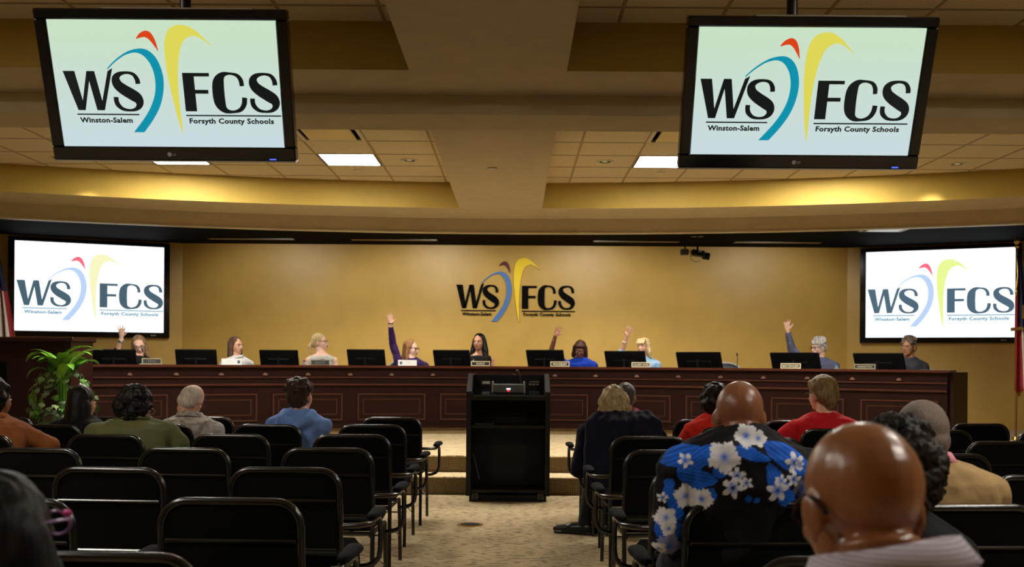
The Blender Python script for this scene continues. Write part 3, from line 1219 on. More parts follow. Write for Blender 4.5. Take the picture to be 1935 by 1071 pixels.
for k in range(NP):
    t0 = -DT + PA * k + .011
    t1 = -DT + PA * (k + 1) - .011
    zb, zt = .538, .888
    pn = d_arc('panel', DR - .010, DR, zb + .02, zt - .02, t0 + .002, t1 - .002, MAHOG, desk, 6)
    mo = MB()
    for (R0, za, zc, ta, tb) in ((.020, zb, zb + .018, t0, t1), (.020, zt - .018, zt, t0, t1), (.020, zb, zt, t0, t0 + .0021), (.020, zb, zt, t1 - .0021, t1)):
        arc_slab(mo, DR - R0, DR, za, zc, ta, tb, 6, DY, 0.0)
    mo.build('panel_moulding', MAHOG_L, pn)
    mo = MB()
    for (za, zc, ta, tb) in ((.612, .622, t0 + .008, t1 - .008), (.806, .816, t0 + .008, t1 - .008), (.612, .816, t0 + .008, t0 + .0092), (.612, .816, t1 - .0092, t1 - .008)):
        arc_slab(mo, DR - .015, DR - .008, za, zc, ta, tb, 6, DY, 0.0)
    mo.build('raised_field_edge', MAHOG_L, pn)
hood = MB()
hs = [(.033 * math.cos(PI * i / 8), .033 * math.sin(PI * i / 8)) for i in range(9)]
hood.add([(x, 0, z) for x, z in hs] + [(x * .8, -.022, z * .8) for x, z in hs] + [(0, -.024, 0)],
         [(i, i + 1, 10 + i, 9 + i) for i in range(8)] + [(9 + i, 10 + i, 18) for i in range(8)] + [tuple(range(9))])
hood_me = hood.mesh('hooded_light', COPPER, 50)
for k in range(1, 2 * NP):
    th = -DT + PA * k / 2
    o = bpy.data.objects.new('hooded_light', hood_me)
    COL.objects.link(o)
    o.parent = desk
    p = arcp(DR - .001, th)
    o.location = (p.x, p.y, 1.122)
    o.rotation_euler = (0, 0, -th)


def ray_arc(px, Rr, py=690):
    """depth along the sight line of column px where it meets the desk circle of radius Rr"""
    k = (world_pt(px, py, 1.0).x)
    a = 1 + k * k
    d = (DY + math.sqrt(DY * DY - a * (DY * DY - Rr * Rr))) / a
    return d


def desk_spot(px, dr, py=690):
    d = ray_arc(px, DR + dr, py)
    p = world_pt(px, py, d)
    th = math.atan2(p.x, p.y - DY)
    return p, th, d


BLK_DULL = mat('dull_black_plastic', (9, 9, 10), rough=0.6, spec=0.15)
# ---- desktop monitors seen from behind
MON = [((174, 660), (254, 686), 'black desktop monitor in front of woman in black cardigan, leftmost on desk'),
       ((331, 660), (408, 687), 'black desktop monitor beside the woman in white shirt, second from left'),
       ((489, 661), (563, 687), 'black desktop monitor beside the blonde woman with ponytail'),
       ((654, 660), (727, 688), 'black desktop monitor beside the woman in purple sweater'),
       ((817, 661), (887, 689), 'black desktop monitor beside the woman with long black hair'),
       ((994, 661), (1063, 690), 'black desktop monitor in front of woman in royal blue dress'),
       ((1144, 663), (1215, 691), 'black desktop monitor in front of woman in light blue jacket'),
       ((1282, 665), (1355, 693), 'black desktop monitor before the empty grey chair'),
       ((1461, 666), (1539, 694), 'black desktop monitor in front of grey haired woman in striped sweater'),
       ((1618, 667), (1698, 695), 'black desktop monitor beside woman in grey blazer, rightmost on desk')]
for (a, b, lab) in MON:
    cx = (a[0] + b[0]) / 2
    p, th, d = desk_spot(cx, .46)
    wpx = b[0] - a[0]
    yaw = -th - R(24)
    wid = wpx * d / F_PX / max(.75, math.cos(yaw)) * 1.0
    ztop = world_pt(cx, a[1], d).z
    t = thing('desktop_monitor', lab, 'monitor', (p.x, p.y, 1.09), yaw, group='desktop monitors along the board desk')
    zt = ztop - 1.09
    hgt = min(wid * .60, zt - .045)
    Mt = Matrix.Translation((0, 0, zt)) @ Matrix.Rotation(R(19), 4, 'X')
    MB().box(-wid / 2, wid / 2, -.018, .012, -hgt, 0, M=Mt, b=.006).build('display_shell', BLK_DULL, t)
    MB().box(-wid / 2 + .012, wid / 2 - .012, .0122, .0135, -hgt + .016, -.012, M=Mt).build('display_glass', BLK_GLOSS, t)
    MB().box(-wid * .28, wid * .28, -.040, -.015, -hgt * .9, -hgt * .35, M=Mt, b=.012).build('back_bulge', BLK_DULL, t)
    MB().tube([(0, .03, 0.01), (0, .0, zt * .5), (0, -.005, zt * .72)], .018, 10).build('stand_neck', BLK, t, 40)
    MB().lathe([(.115, 0), (.115, .008), (.04, .016)], 24).build('stand_base', BLK, t, 40)

# ---- nameplates
PLATES = [(287, 'gold', [.02, .05, .06, .03], 'black nameplate with gold frame before woman in black cardigan', 36, 12),
          (438, 'card', None, 'white name card before woman in white shirt', 37, 12),
          (605, 'dark', 8, 'dark nameplate before the blonde woman with ponytail', 35, 10),
          (770, 'cardl', None, 'white name card before woman in purple sweater', 35, 11),
          (908, 'gold', 'BURKE', 'gold framed black nameplate before woman with long black hair', 36, 9.5),
          (1058, 'gold', 'WOODBURY', 'gold framed nameplate with bold letters before woman in blue dress', 36, 10),
          (1211, 'gold', 'CALVERT HAYES', 'gold framed nameplate before woman in light blue jacket', 35, 9.5),
          (1494, 'gold', 'MOTSINGER', 'gold framed nameplate before grey haired woman in striped sweater', 37, 10),
          (1634, 'gold', 'HARRISTON', 'dull gold framed nameplate beside rightmost desk monitor', 39, 10)]
CREAM = mat('cream_gilt_frame', (224, 208, 160), rough=0.4)
LETTER = mat('cream_plate_letter', (236, 226, 190), rough=0.5)
for (px, style, txt, lab, wpx, hpx) in PLATES:
    p, th, d = desk_spot(px, .08)
    wd, ht = wpx * d / F_PX, hpx * d / F_PX
    t = thing('nameplate' if 'card' not in style else 'name_card', lab, 'nameplate', (p.x, p.y, Z_LEDGE), -th, group='nameplates along the desk ledge')
    h2 = wd / 2
    if 'card' in style:
        M = Matrix.Rotation(R(-12), 4, 'X')
        m2 = Matrix.Translation((0, .045, 0)) @ Matrix.Rotation(R(12), 4, 'X')
        mb = MB().box(-h2, h2, -.001, .001, 0, ht, M=M)
        mb.box(-h2, h2, -.001, .001, 0, ht, M=m2)
        mb.build('folded_card', PAPER, t)
        s = 1 if style == 'card' else -1
        xx = h2 * .70 * s
        MB().box(xx - h2 * .13, xx + h2 * .13, -.0022, -.0012, ht * .22, ht * .72, M=M).build('printed_logo', mat('slate_print', (84, 104, 120), rough=0.8), t)
        mb = MB()
        for j in range(2):
            mb.box(-h2 * .35 - s * .02, h2 * .25 - s * .02, -.0022, -.0012, ht * (.42 + .18 * j), ht * (.46 + .18 * j), M=M)
        mb.build('printed_line', mat('pale_grey_print', (205, 205, 205), rough=0.8), t)
        continue
    M = Matrix.Rotation(R(-10), 4, 'X')
    fr = CREAM if style != 'dark' else mat('dull_gilt_frame', (96, 92, 72), rough=0.5)
    if px in (287, 1634):
        fr = mat('dim_gilt_frame', (140, 128, 90), rough=0.5)
    bw = ht * .17
    f = MB()
    f.box(-h2, h2, -.006, .006, 0, bw, M=M)
    f.box(-h2, h2, -.006, .006, ht - bw, ht, M=M)
    f.box(-h2, -h2 + bw, -.006, .006, bw, ht - bw, M=M)
    f.box(h2 - bw, h2, -.006, .006, bw, ht - bw, M=M)
    f.build('frame', fr, t)
    MB().box(-h2 + bw, h2 - bw, -.003, .004, bw, ht - bw, M=M).build('plate', mat('black_name_plate', (16, 15, 15), rough=0.4), t)
    MB().box(-h2 * .9, h2 * .9, -.004, .05, 0, .008).build('foot', BLK, t)
    if isinstance(txt, str):
        hh = (ht - 2 * bw) * (.74 if txt == 'WOODBURY' else .58)
        wl = wd * {'BURKE': .44, 'WOODBURY': .76, 'CALVERT HAYES': .82, 'MOTSINGER': .80, 'HARRISTON': .68}[txt]
        tx = text_mb(txt, width=wl, height=hh, bold=.03 if txt == 'WOODBURY' else .012, x0=-wl / 2, y0=ht / 2 - hh / 2)
        o = MB()
        o.add([(v.x, -.0042, v.y) for v in tx.v], tx.f, 0, M)
        o.build('lettering', LETTER if px != 1634 else mat('dull_plate_letter', (150, 144, 118), rough=0.5), t)
    else:
        n = 4 if isinstance(txt, list) else txt
        o = MB()
        for j in range(n):
            xx = (j - (n - 1) / 2) * wd * (.11 if n == 4 else .07)
            o.box(xx - wd * .018, xx + wd * .018, -.0042, -.0035, ht * .36, ht * .64, M=M)
        o.build('lettering', mat('grey_plate_mark', (110, 108, 92) if n == 4 else (52, 54, 44), rough=0.6), t)  # plain grey marks stand in for the letters

# ---- gooseneck microphones on the desk
for (px, pyt, lab) in ((271, 659, 'thin gooseneck microphone beside the woman in black cardigan'),
                       (744, 667, 'thin gooseneck microphone beside the raised purple sleeve'),
                       (1393, 667, 'thin gooseneck microphone in front of the empty grey chair')):
    p, th, d = desk_spot(px, .55)
    zt = world_pt(px, pyt, d).z - 1.09
    t = thing('gooseneck_microphone', lab, 'microphone', (p.x, p.y, 1.09), -th, group='desk microphones')
    MB().lathe([(.05, 0), (.05, .015), (.02, .03)], 18).build('base', BLK, t, 40)
    MB().tube([(0, 0, .02), (0, 0, zt * .5), (.004, .01, zt * .85), (-.004, .03, zt - .03)], .0055, 8).build('neck', BLK, t, 50)
    MB().tube([(-.004, .028, zt - .035), (-.006, .036, zt - .02), (-.008, .045, zt)], [.009, .013, .009], 10).build('windscreen', BLK, t, 50)

# ---- small bottles peeking over the ledge
for (px, pyt, c, lab) in ((425, 681, (40, 70, 150), 'small water bottle with blue label beside white name card'),
                          (575, 681, (60, 60, 120), 'small water bottle with violet label beside blonde woman'),
                          (1581, 688, (40, 110, 200), 'small bottle with bright blue cap beside striped sweater woman')):
    p, th, d = desk_spot(px, .62)
    zt = world_pt(px, pyt, d).z - 1.09
    t = thing('water_bottle', lab, 'bottle', (p.x, p.y, 1.09), 0, group='water bottles on the board desk')
    MB().lathe([(.03, 0), (.033, .01), (.033, zt * .72), (.014, zt * .9), (.014, zt * .93)], 16).build('bottle_body', mat('clear_bottle', (225, 232, 236), rough=0.1, trans=.6), t, 40)
    MB().lathe([(.0335, zt * .3), (.0335, zt * .68)], 16).build('bottle_label', mat('label%d' % px, c, rough=0.5), t, 40)
    MB().lathe([(.016, zt * .92), (.016, zt)], 14).build('cap', mat('cap%d' % px, c, rough=0.4), t, 40)

# ------------------------------------------------------------------ office chairs behind the desk
def office_chair(loc, rz, label):
    t = thing('office_chair', label, 'office chair', loc, rz, group='grey mesh office chairs behind the desk')
    b = MB()
    for k in range(5):
        a = 2 * PI * k / 5 + .3
        b.tube([(0, 0, .10), (.30 * math.cos(a), .30 * math.sin(a), .075)], [.022, .016], 8)
    b.build('star_base', BLK, t, 40)
    wm = MB()
    for k in range(5):
        a = 2 * PI * k / 5 + .3
        Mx = Matrix.Translation((.30 * math.cos(a), .30 * math.sin(a), .033)) @ Matrix.Rotation(PI / 2, 4, 'X') @ Matrix.Translation((0, 0, -.02))
        wm.lathe([(.012, 0), (.033, .003), (.033, .037), (.012, .04)], 12, M=Mx)
    wm.build('castor', BLK, t, 40)
    MB().tube([(0, 0, .09), (0, 0, .36)], .028, 12).build('gas_lift', SILVER, t, 40)
    MB().box(-.24, .24, -.22, .25, .36, .43, b=.03).build('seat', BLK_FAB, t)
    pts = []
    for i in range(21):
        u = i / 20
        a = PI * (1 - u)
        pts.append((.235 * math.cos(a) * (1 if True else 0), -.25 - .03 * math.sin(a) * 0, .60 + .36 * (math.sin(a) ** .45)))
    fr = [(-.215, -.24, .47)] + pts + [(.215, -.24, .47)]
    MB().tube(fr, .016, 8, closed=True).build('back_frame', mat('grey_chair_frame', (150, 152, 154), rough=0.4), t, 50)
    g = MB()
    vs, fs = [], []
    n = 12
    for j in range(n + 1):
        z = .47 + (.95 - .47) * j / n
        uu = (z - .60) / .36
        hw = .215 + .02 * j / n if z < .6 else .235 * math.sqrt(max(0.0, 1 - max(0, uu) ** 4.4))
        for i in range(9):
            s = i / 8 * 2 - 1
            vs.append((hw * s, -.25 - .035 * (1 - s * s), z))
    for j in range(n):
        for i in range(8):
            fs.append((j * 9 + i, j * 9 + i + 1, (j + 1) * 9 + i + 1, (j + 1) * 9 + i))
    g.add(vs, fs)
    o = g.build('mesh_back', GREYMESH, t, 60)
    sm = o.modifiers.new('s', 'SOLIDIFY')
    sm.thickness = .006
    MB().tube([(0, -.02, .36), (0, -.24, .40), (0, -.275, .56)], .02, 8).build('back_bracket', BLK, t, 40)
    for s in (-1, 1):
        MB().tube([(s * .24, -.02, .38), (s * .29, -.02, .42), (s * .295, -.02, .60)], .014, 8).build('arm_post', BLK, t, 40)
        MB().box(s * .295 - .035, s * .295 + .035, -.13, .12, .60, .625, b=.01).build('armrest', BLK, t)
    return t


# ------------------------------------------------------------------ lectern in the aisle
lx0, lx1 = -.448, .339
lc = (lx0 + lx1) / 2
lec = thing('lectern', 'black laminate lectern with open shelves on castors standing in the aisle', 'lectern', (lc, 9.45, 0))
hw = (lx1 - lx0) / 2
LW = .045
for s in (-1, 1):
    # profile in (y, z)
    prof = [(0, .055), (.46, .055), (.46, 1.20), (.38, 1.20), (.0, 1.035)]
    mb = MB()
    xa, xb = (s * hw, s * (hw - LW))
    vs = [(xa, y, z) for y, z in prof] + [(xb, y, z) for y, z in prof]
    n = len(prof)
    mb.add(vs, [tuple(range(n)), tuple(range(n, 2 * n))] + [(i, (i + 1) % n, n + (i + 1) % n, n + i) for i in range(n)])
    mb.build('side_panel', BLK_MATTE, lec)
iw = hw - LW
MB().box(-iw, iw, .43, .46, .055, 1.19).build('front_panel', BLK_MATTE, lec)
Ms = Matrix.Translation((0, .01, .985)) @ Matrix.Rotation(R(7), 4, 'X')
MB().box(-iw, iw, 0, .42, 0, .022, M=Ms).build('sloped_top', BLK_GLOSS, lec)
MB().box(-iw, iw, .0, .03, .955, 1.0, b=.004).build('front_lip', BLK_MATTE, lec)
MB().box(-iw, iw, .02, .43, .690, .722, b=.003).build('shelf', BLK_MATTE, lec)
MB().box(-iw, iw, .0, .43, .085, .115, b=.003).build('bottom_shelf', BLK_MATTE, lec)
MB().box(-hw + .03, hw - .03, .03, .45, .004, .06).build('base_skirt', BLK_MATTE, lec)
for s in (-1, 1):
    for yy in (.015, .40):
        MB().box(s * (hw - .085) - .03, s * (hw - .085) + .03, yy, yy + .035, .01, .085, b=.006).build('castor_bracket', BLK, lec)
for s in (-1, 1):
    mb = MB()
    for dx in (-.022, .022):
        mb.box(s * (hw - .085) + dx - .004, s * (hw - .085) + dx + .004, .008, .016, .02, .08)
    mb.build('castor_fork', mat('dull_steel', (90, 88, 84), rough=0.4, metal=.7), lec)
MB().tube([(-iw + .02, .1, .44), (-iw + .075, .12, .20)], .006, 8).build('support_rod', mat('dull_steel', (90, 88, 84)), lec)
dv = thing('touch_controller', 'grey desk control box with tiny red lamp on the lectern top', 'controller', (lc, 9.45, 0))
dz = 1.005
MB().box(-.147, .147, .10, .22, dz + .018, dz + .10, b=.006).build('case', mat('grey_device_case', (104, 110, 108), rough=0.5), dv)
for s in (-1, 1):
    MB().box(s * .150 - .008, s * .150 + .008, .095, .25, dz + .016, dz + .125, b=.003).build('end_cheek', mat('pale_device_cheek', (150, 146, 138), rough=0.5), dv)
MB().box(-.02, .02, .097, .099, dz + .048, dz + .062).build('white_button', emat('white_button_glow', (255, 255, 255), 1.2), dv)
MB().box(-.010, .010, .096, .099, dz + .030, dz + .046).build('red_lamp', emat('red_lamp_glow', (255, 40, 50), 2.0), dv)
MB().box(-.26, -.185, .426, .430, 1.098, 1.125).build('paper_label', PAPER, lec)
cn = MB()
for k in range(3):
    cn.box(.20 + .035 * k, .225 + .035 * k, .424, .430, 1.09, 1.105)
cn.box(.205, .30, .423, .430, 1.118, 1.126)
cn.build('connector_panel', mat('pale_connector', (170, 166, 150), rough=0.5), lec)
mic = thing('lectern_microphone', 'thin gooseneck microphone rising from the black lectern', 'microphone', (lc, 9.45, 0))
MB().tube([(.115, .40, 1.045), (.118, .36, 1.12), (.110, .33, 1.19), (.092, .30, 1.225)], .005, 8).build('neck', mat('bronze_neck', (96, 84, 60), rough=.4, metal=.5), mic, 50)
MB().tube([(.094, .302, 1.222), (.086, .292, 1.232), (.075, .28, 1.236)], [.007, .010, .007], 10).build('windscreen', mat('bronze_neck', (96, 84, 60)), mic, 50)
MB().lathe([(.022, 0), (.022, .012), (.01, .02)], 14, M=Matrix.Translation((.115, .40, 1.03))).build('base', BLK, mic, 40)
bk = thing('tablet', 'thin dark grey tablet lying on the upper shelf of the lectern', 'tablet', (lc, 9.45, 0))
MB().box(-iw + .03, -iw + .21, .06, .22, .7215, .735, b=.003).build('tablet_body', mat('dark_grey_tablet', (66, 64, 64), rough=0.4), bk)
MB().box(-iw + .04, -iw + .20, .07, .21, .7352, .7362).build('tablet_glass', BLK_GLOSS, bk)

fb = thing('floor_box', 'round brass floor outlet cover in the carpet of the aisle', 'floor outlet', (-.35, 8.12, 0))
MB().lathe([(.105, 0), (.105, .003), (.095, .006), (.078, .0062)], 32).build('brass_ring', BRASS, fb, 30)
MB().lathe([(.078, .0), (.078, .0085), (.07, .0095)], 32).build('dark_lid', mat('dark_bronze_lid', (52, 50, 52), rough=0.4, metal=.4), fb, 30)

# ------------------------------------------------------------------ tall wooden cabinet at the left
cb = thing('side_pulpit', 'tall dark wooden cabinet at left edge behind the green plant', 'cabinet', (0, 0, 0))
cy0, cy1 = 10.9, 11.45
cxr, cxl = -4.80, -6.9
MB().box(cxl, cxr, cy0, cy1, ZP, 1.50).build('cabinet_body', MAHOG_D, cb)
MB().box(cxl - .02, cxr + .03, cy0 - .04, cy1 + .03, 1.50, 1.55, b=.01).build('cabinet_top', MAHOG_D, cb)
MB().box(cxr - .07, cxr, cy0 - .015, cy0, ZP, 1.50).build('corner_stile', MAHOG_D, cb)
MB().box(cxl, cxr, cy0 - .015, cy0, ZP, .46).build('base_rail', MAHOG_D, cb)
MB().box(cxl, -5.50, cy0 - .012, cy0 + .002, 1.06, 1.28).build('dark_niche', DARK, cb)

# ------------------------------------------------------------------ potted plant
PX, PY = (112 - CX) * 10.35 / F_PX, 10.42
pl = thing('potted_plant', 'green arching broad leaf plant with ivy on platform beside wooden cabinet', 'plant', (PX, PY, ZP))
MB().lathe([(.13, 0), (.16, .02), (.19, .34), (.205, .36), (.205, .40), (.18, .40), (.17, .36)], 28).build('pot', mat('dark_pot_glaze', (44, 38, 34), rough=0.4), pl, 40)
MB().lathe([(.17, .34), (.17, .372), (.001, .38)], 24).build('soil', mat('dark_soil', (40, 30, 22), rough=1, noise_amt=.3, noise_scale=60), pl)
LEAF = mat('bright_green_leaf', (104, 152, 40), rough=0.4, spec=0.4, noise_amt=0.18, noise_scale=14)
LEAF2 = mat('deep_green_leaf', (74, 128, 30), rough=0.4, spec=0.4, noise_amt=0.2, noise_scale=14)
IVY = mat('dark_ivy_leaf', (66, 88, 50), rough=0.4, spec=0.4, noise_amt=0.3, noise_scale=30)
IVY2 = mat('pale_ivy_leaf', (120, 142, 88), rough=0.4, spec=0.4, noise_amt=0.25, noise_scale=30)
rl = random.Random(5)


def blade(base, dirv, length, width, droop, m):
    """one arching strap leaf with a channelled section"""
    vs, fs = [], []
    n = 9
    d = Vector((dirv[0], dirv[1], 0)).normalized()
    sd = Vector((-d.y, d.x, 0))
    el = dirv[2]
    p = Vector(base)
    for i in range(n + 1):
        u = i / n
        wv = width * (math.sin(PI * min(1, u * .92 + .08)) ** .7) * .5
        for s, lift in ((-1, .3), (-.5, .06), (0, 0), (.5, .06), (1, .3)):
            vs.append(p + sd * (wv * s) + Vector((0, 0, wv * lift)))
        ang = el - droop * u ** 1.4
        p = p + (d * math.cos(ang) + Vector((0, 0, 1)) * math.sin(ang)) * (length / n)
    for i in range(n):
        for k in range(4):
            a = i * 5 + k
            fs.append((a, a + 1, a + 6, a + 5))
    o = MB().add(vs, fs).build('leaf', m, pl, 70)
    return o


for k in range(18):
    a = 2 * PI * k / 18 * 3.0 + rl.uniform(-.3, .3)
    el = rl.uniform(.95, 1.5)
    blade((rl.uniform(-.05, .05), rl.uniform(-.05, .05), .72), (math.cos(a), math.sin(a), el), rl.uniform(.40, .62), rl.uniform(.10, .15),
          rl.uniform(1.7, 2.7), LEAF if rl.random() < .65 else LEAF2)
stem = MB()
for k in range(9):
    a = 2 * PI * k / 9
    stem.tube([(.03 * math.cos(a), .03 * math.sin(a), .36), (.04 * math.cos(a), .04 * math.sin(a), .76)], .011, 6)
stem.build('stem', LEAF2, pl, 50)
ivy = []
for mm in (IVY, IVY2, LEAF2):
    vs = [(0, 0, 0), (.030, .012, .004), (.026, .034, .0), (.010, .040, .006), (0, .062, -.004), (-.010, .040, .006), (-.026, .034, 0), (-.030, .012, .004), (0, .03, .008)]
    ivy.append(MB().add(vs, [(0, 1, 8), (1, 2, 8), (2, 3, 8), (3, 4, 8), (4, 5, 8), (5, 6, 8), (6, 7, 8), (7, 0, 8)]).mesh('ivy_leaf', mm))
for k in range(230):
    a = rl.uniform(0, 2 * PI)
    z = rl.uniform(.26, .84)
    rr = .24 * math.sqrt(max(.06, 1 - ((z - .50) / .38) ** 2)) * rl.uniform(.75, 1.12) + .03
    o = bpy.data.objects.new('ivy_leaf', ivy[rl.choice((0, 0, 0, 1, 1, 2))])
    COL.objects.link(o)
    o.parent = pl
    o.location = (rr * math.cos(a) * 1.15, rr * math.sin(a) * .9, z)
    o.rotation_euler = (rl.uniform(-1.6, -.6), rl.uniform(-.5, .5), a + PI / 2 + rl.uniform(-.7, .7) + PI)
    s = rl.uniform(.8, 1.5)
    o.scale = (s, s, s)

# ------------------------------------------------------------------ flags
def flag(name, px, d, ztop, zbot, label, kind):
    p = world_pt(px, 600, d)
    t = thing(name, label, 'flag', (p.x, d, ZP))
    zt = ztop - ZP
    MB().tube([(0, 0, .02), (0, 0, zt)], .014, 10).build('pole', mat('oak_flag_pole', (120, 84, 44), rough=.35), t, 40)
    MB().lathe([(.12, 0), (.12, .03), (.05, .05), (.03, .09)], 24).build('stand', BRASS, t, 40)
    MB().lathe([(.016, zt - .01), (.03, zt + .015), (.012, zt + .04), (.035, zt + .075), (.02, zt + .115), (.002, zt + .15)], 14).build('finial', GOLD, t, 40)
    zb = zbot - ZP
    nu, nv = 28, 22
    s = -1 if kind == 'state' else 1
    cols = {}
    vs, fs, ms = [], [], []
    for j in range(nv + 1):
        v = j / nv
        z = zt - .06 - (zt - .06 - zb) * v
        for i in range(nu + 1):
            u = i / nu
            spread = .05 + .22 * v ** .8
            x = (u - .15) * spread * 1.25 * s
            if kind == 'state':
                x = (u - .16) * spread * 1.1
            y = -.02 - .035 * math.sin(u * 17 + v * 1.2) * (.35 + .65 * v) - .02 * v
            zz = z - (.12 * u * (1 - v) + .05 * math.sin(u * 9)) * (v > 0) * .5
            vs.append((x, y, zz))
    for j in range(nv):
        for i in range(nu):
            u, v = (i + .5) / nu, (j + .5) / nv
            fs.append((j * (nu + 1) + i, j * (nu + 1) + i + 1, (j + 1) * (nu + 1) + i + 1, (j + 1) * (nu + 1) + i))
            if kind == 'state':
                if v < .38 + .5 * u * .9 and u > .22:
                    c = 0
                elif u < .34:
                    c = 1
                else:
                    c = 2
                if v < .20 and u < .5:
                    c = 0
            else:
                if v < .42:
                    c = 0
                else:
                    c = 1 if int(u * 7) % 2 == 0 else 2
            ms.append(c)
    mb = MB()
    mb.v = [Vector(x) for x in vs]
    mb.f = [list(f) for f in fs]
    mb.m = ms
    cloth = mb.build('cloth', [mat('navy_flag_cloth', (28, 34, 70), rough=.8), mat('red_flag_cloth', (150, 30, 36), rough=.8), mat('white_flag_cloth', (214, 206, 190), rough=.8)], t, 70)
    so = cloth.modifiers.new('s', 'SOLIDIFY')
    so.thickness = .004
    fr = MB()
    bottom = [vs[nv * (nu + 1) + i] for i in range(nu + 1)]
    for a, b in zip(bottom[:-1], bottom[1:]):
        fr.add([a, b, (b[0], b[1] - .004, b[2] - .05), (a[0], a[1] - .004, a[2] - .05)], [(0, 1, 2, 3)])
    edge = [vs[j * (nu + 1) + (0 if kind == 'state' else nu)] for j in range(nv + 1)]
    for a, b in zip(edge[:-1], edge[1:]):
        dx = -.016 if kind == 'state' else .016
        fr.add([a, b, (b[0] + dx, b[1] - .008, b[2]), (a[0] + dx, a[1] - .008, a[2])], [(0, 1, 2, 3)])
    fr.build('gold_fringe', GOLD, t)
    cord = MB().tube([(0, -.02, zt - .02), (s * .03, -.05, zt - .12), (s * .02, -.06, zt - .34), (s * .035, -.06, zt - .5)], .008, 6)
    cord.ell((s * .035, -.06, zt - .55), (.018, .018, .05), seg=8, rings=6)
    cord.build('tassel_cord', GOLD, t, 60)
    if kind == 'state':
        tx = text_mb('N', height=.16, bold=.04, x0=.03, y0=zt - .86)
        MB().add([(v.x, -.075, v.y) for v in tx.v], tx.f).build('gold_letter', GOLD, t)
        MB().box(.06, .2, -.079, -.075, zt - 1.02, zt - .98, M=Matrix.Rotation(-.12, 4, 'Y')).build('gold_scroll', GOLD, t)
    else:
        st = MB()
        for (x, z) in ((.03, zt - .55), (.09, zt - .62), (.05, zt - .70), (.11, zt - .78), (.02, zt - .82), (.08, zt - .88)):
            pts = [(x + (.024 if k % 2 == 0 else .010) * math.sin(k * PI / 5), -.078, z + (.024 if k % 2 == 0 else .010) * math.cos(k * PI / 5)) for k in range(10)]
            st.add([(x, -.078, z)] + pts, [(0, 1 + k, 1 + (k + 1) % 10) for k in range(10)])
        st.build('white_star', mat('white_star_cloth', (220, 220, 220), rough=.8), t)
    return t


zt = world_pt(2, 460, 12.7).z
flag('national_flag', -12, 12.7, zt, world_pt(5, 648, 12.7).z, 'striped flag with gold fringe hanging from pole at left edge', 'national')
zt = world_pt(1921, 468, 12.3).z
flag('state_flag', 1921, 12.3, zt, world_pt(1925, 738, 12.3).z, 'navy, red and white flag with gold fringe at right edge', 'state')

# ------------------------------------------------------------------ camera under the black ceiling
cp = world_pt(1318, 480, 14.6)
cm = thing('video_camera', 'black video camera hanging under the black ceiling right of emblem', 'camera', (cp.x, cp.y, cp.z))
zc = ZBLK - cp.z
MB().tube([(.0, 0, .05), (.0, 0, zc)], .014, 10).build('drop_rod', BLK, cm, 40)
MB().box(-.08, .08, -.06, .06, zc - .015, zc - .001).build('ceiling_plate', BLK, cm)
MB().box(-.10, .10, -.07, .07, -.035, .055, M=Matrix.Rotation(R(8), 4, 'Y'), b=.015).build('camera_body', BLK, cm)
MB().lathe([(.045, 0), (.052, .02), (.052, .10), (.04, .105), (.036, .09), (.001, .088)], 20, M=Matrix.Translation((.07, -.01, -.02)) @ Matrix.Rotation(R(100), 4, 'Y')).build('lens_hood', BLK_MATTE, cm, 40)
MB().box(.0, .055, -.0735, -.068, .02, .048).build('white_sticker', mat('pale_blue_sticker', (180, 210, 225), rough=.5), cm)
MB().tube([(-.11, -.04, -.02), (-.10, -.06, -.09), (-.03, -.06, -.125), (.03, -.06, -.10)], .004, 6).build('cable', BLK, cm, 40)
MB().box(-.245, -.13, -.04, .05, -.015, .07, b=.01).build('junction_box', mat('dull_grey_box', (70, 68, 62), rough=.5), cm)
MB().tube([(-.18, .0, .065), (-.18, .0, zc)], .012, 8).build('bracket_rod', BLK, cm, 40)
MB().tube([(-.13, 0, .03), (-.09, 0, .02)], .014, 8).build('link_arm', BRASS, cm, 40)

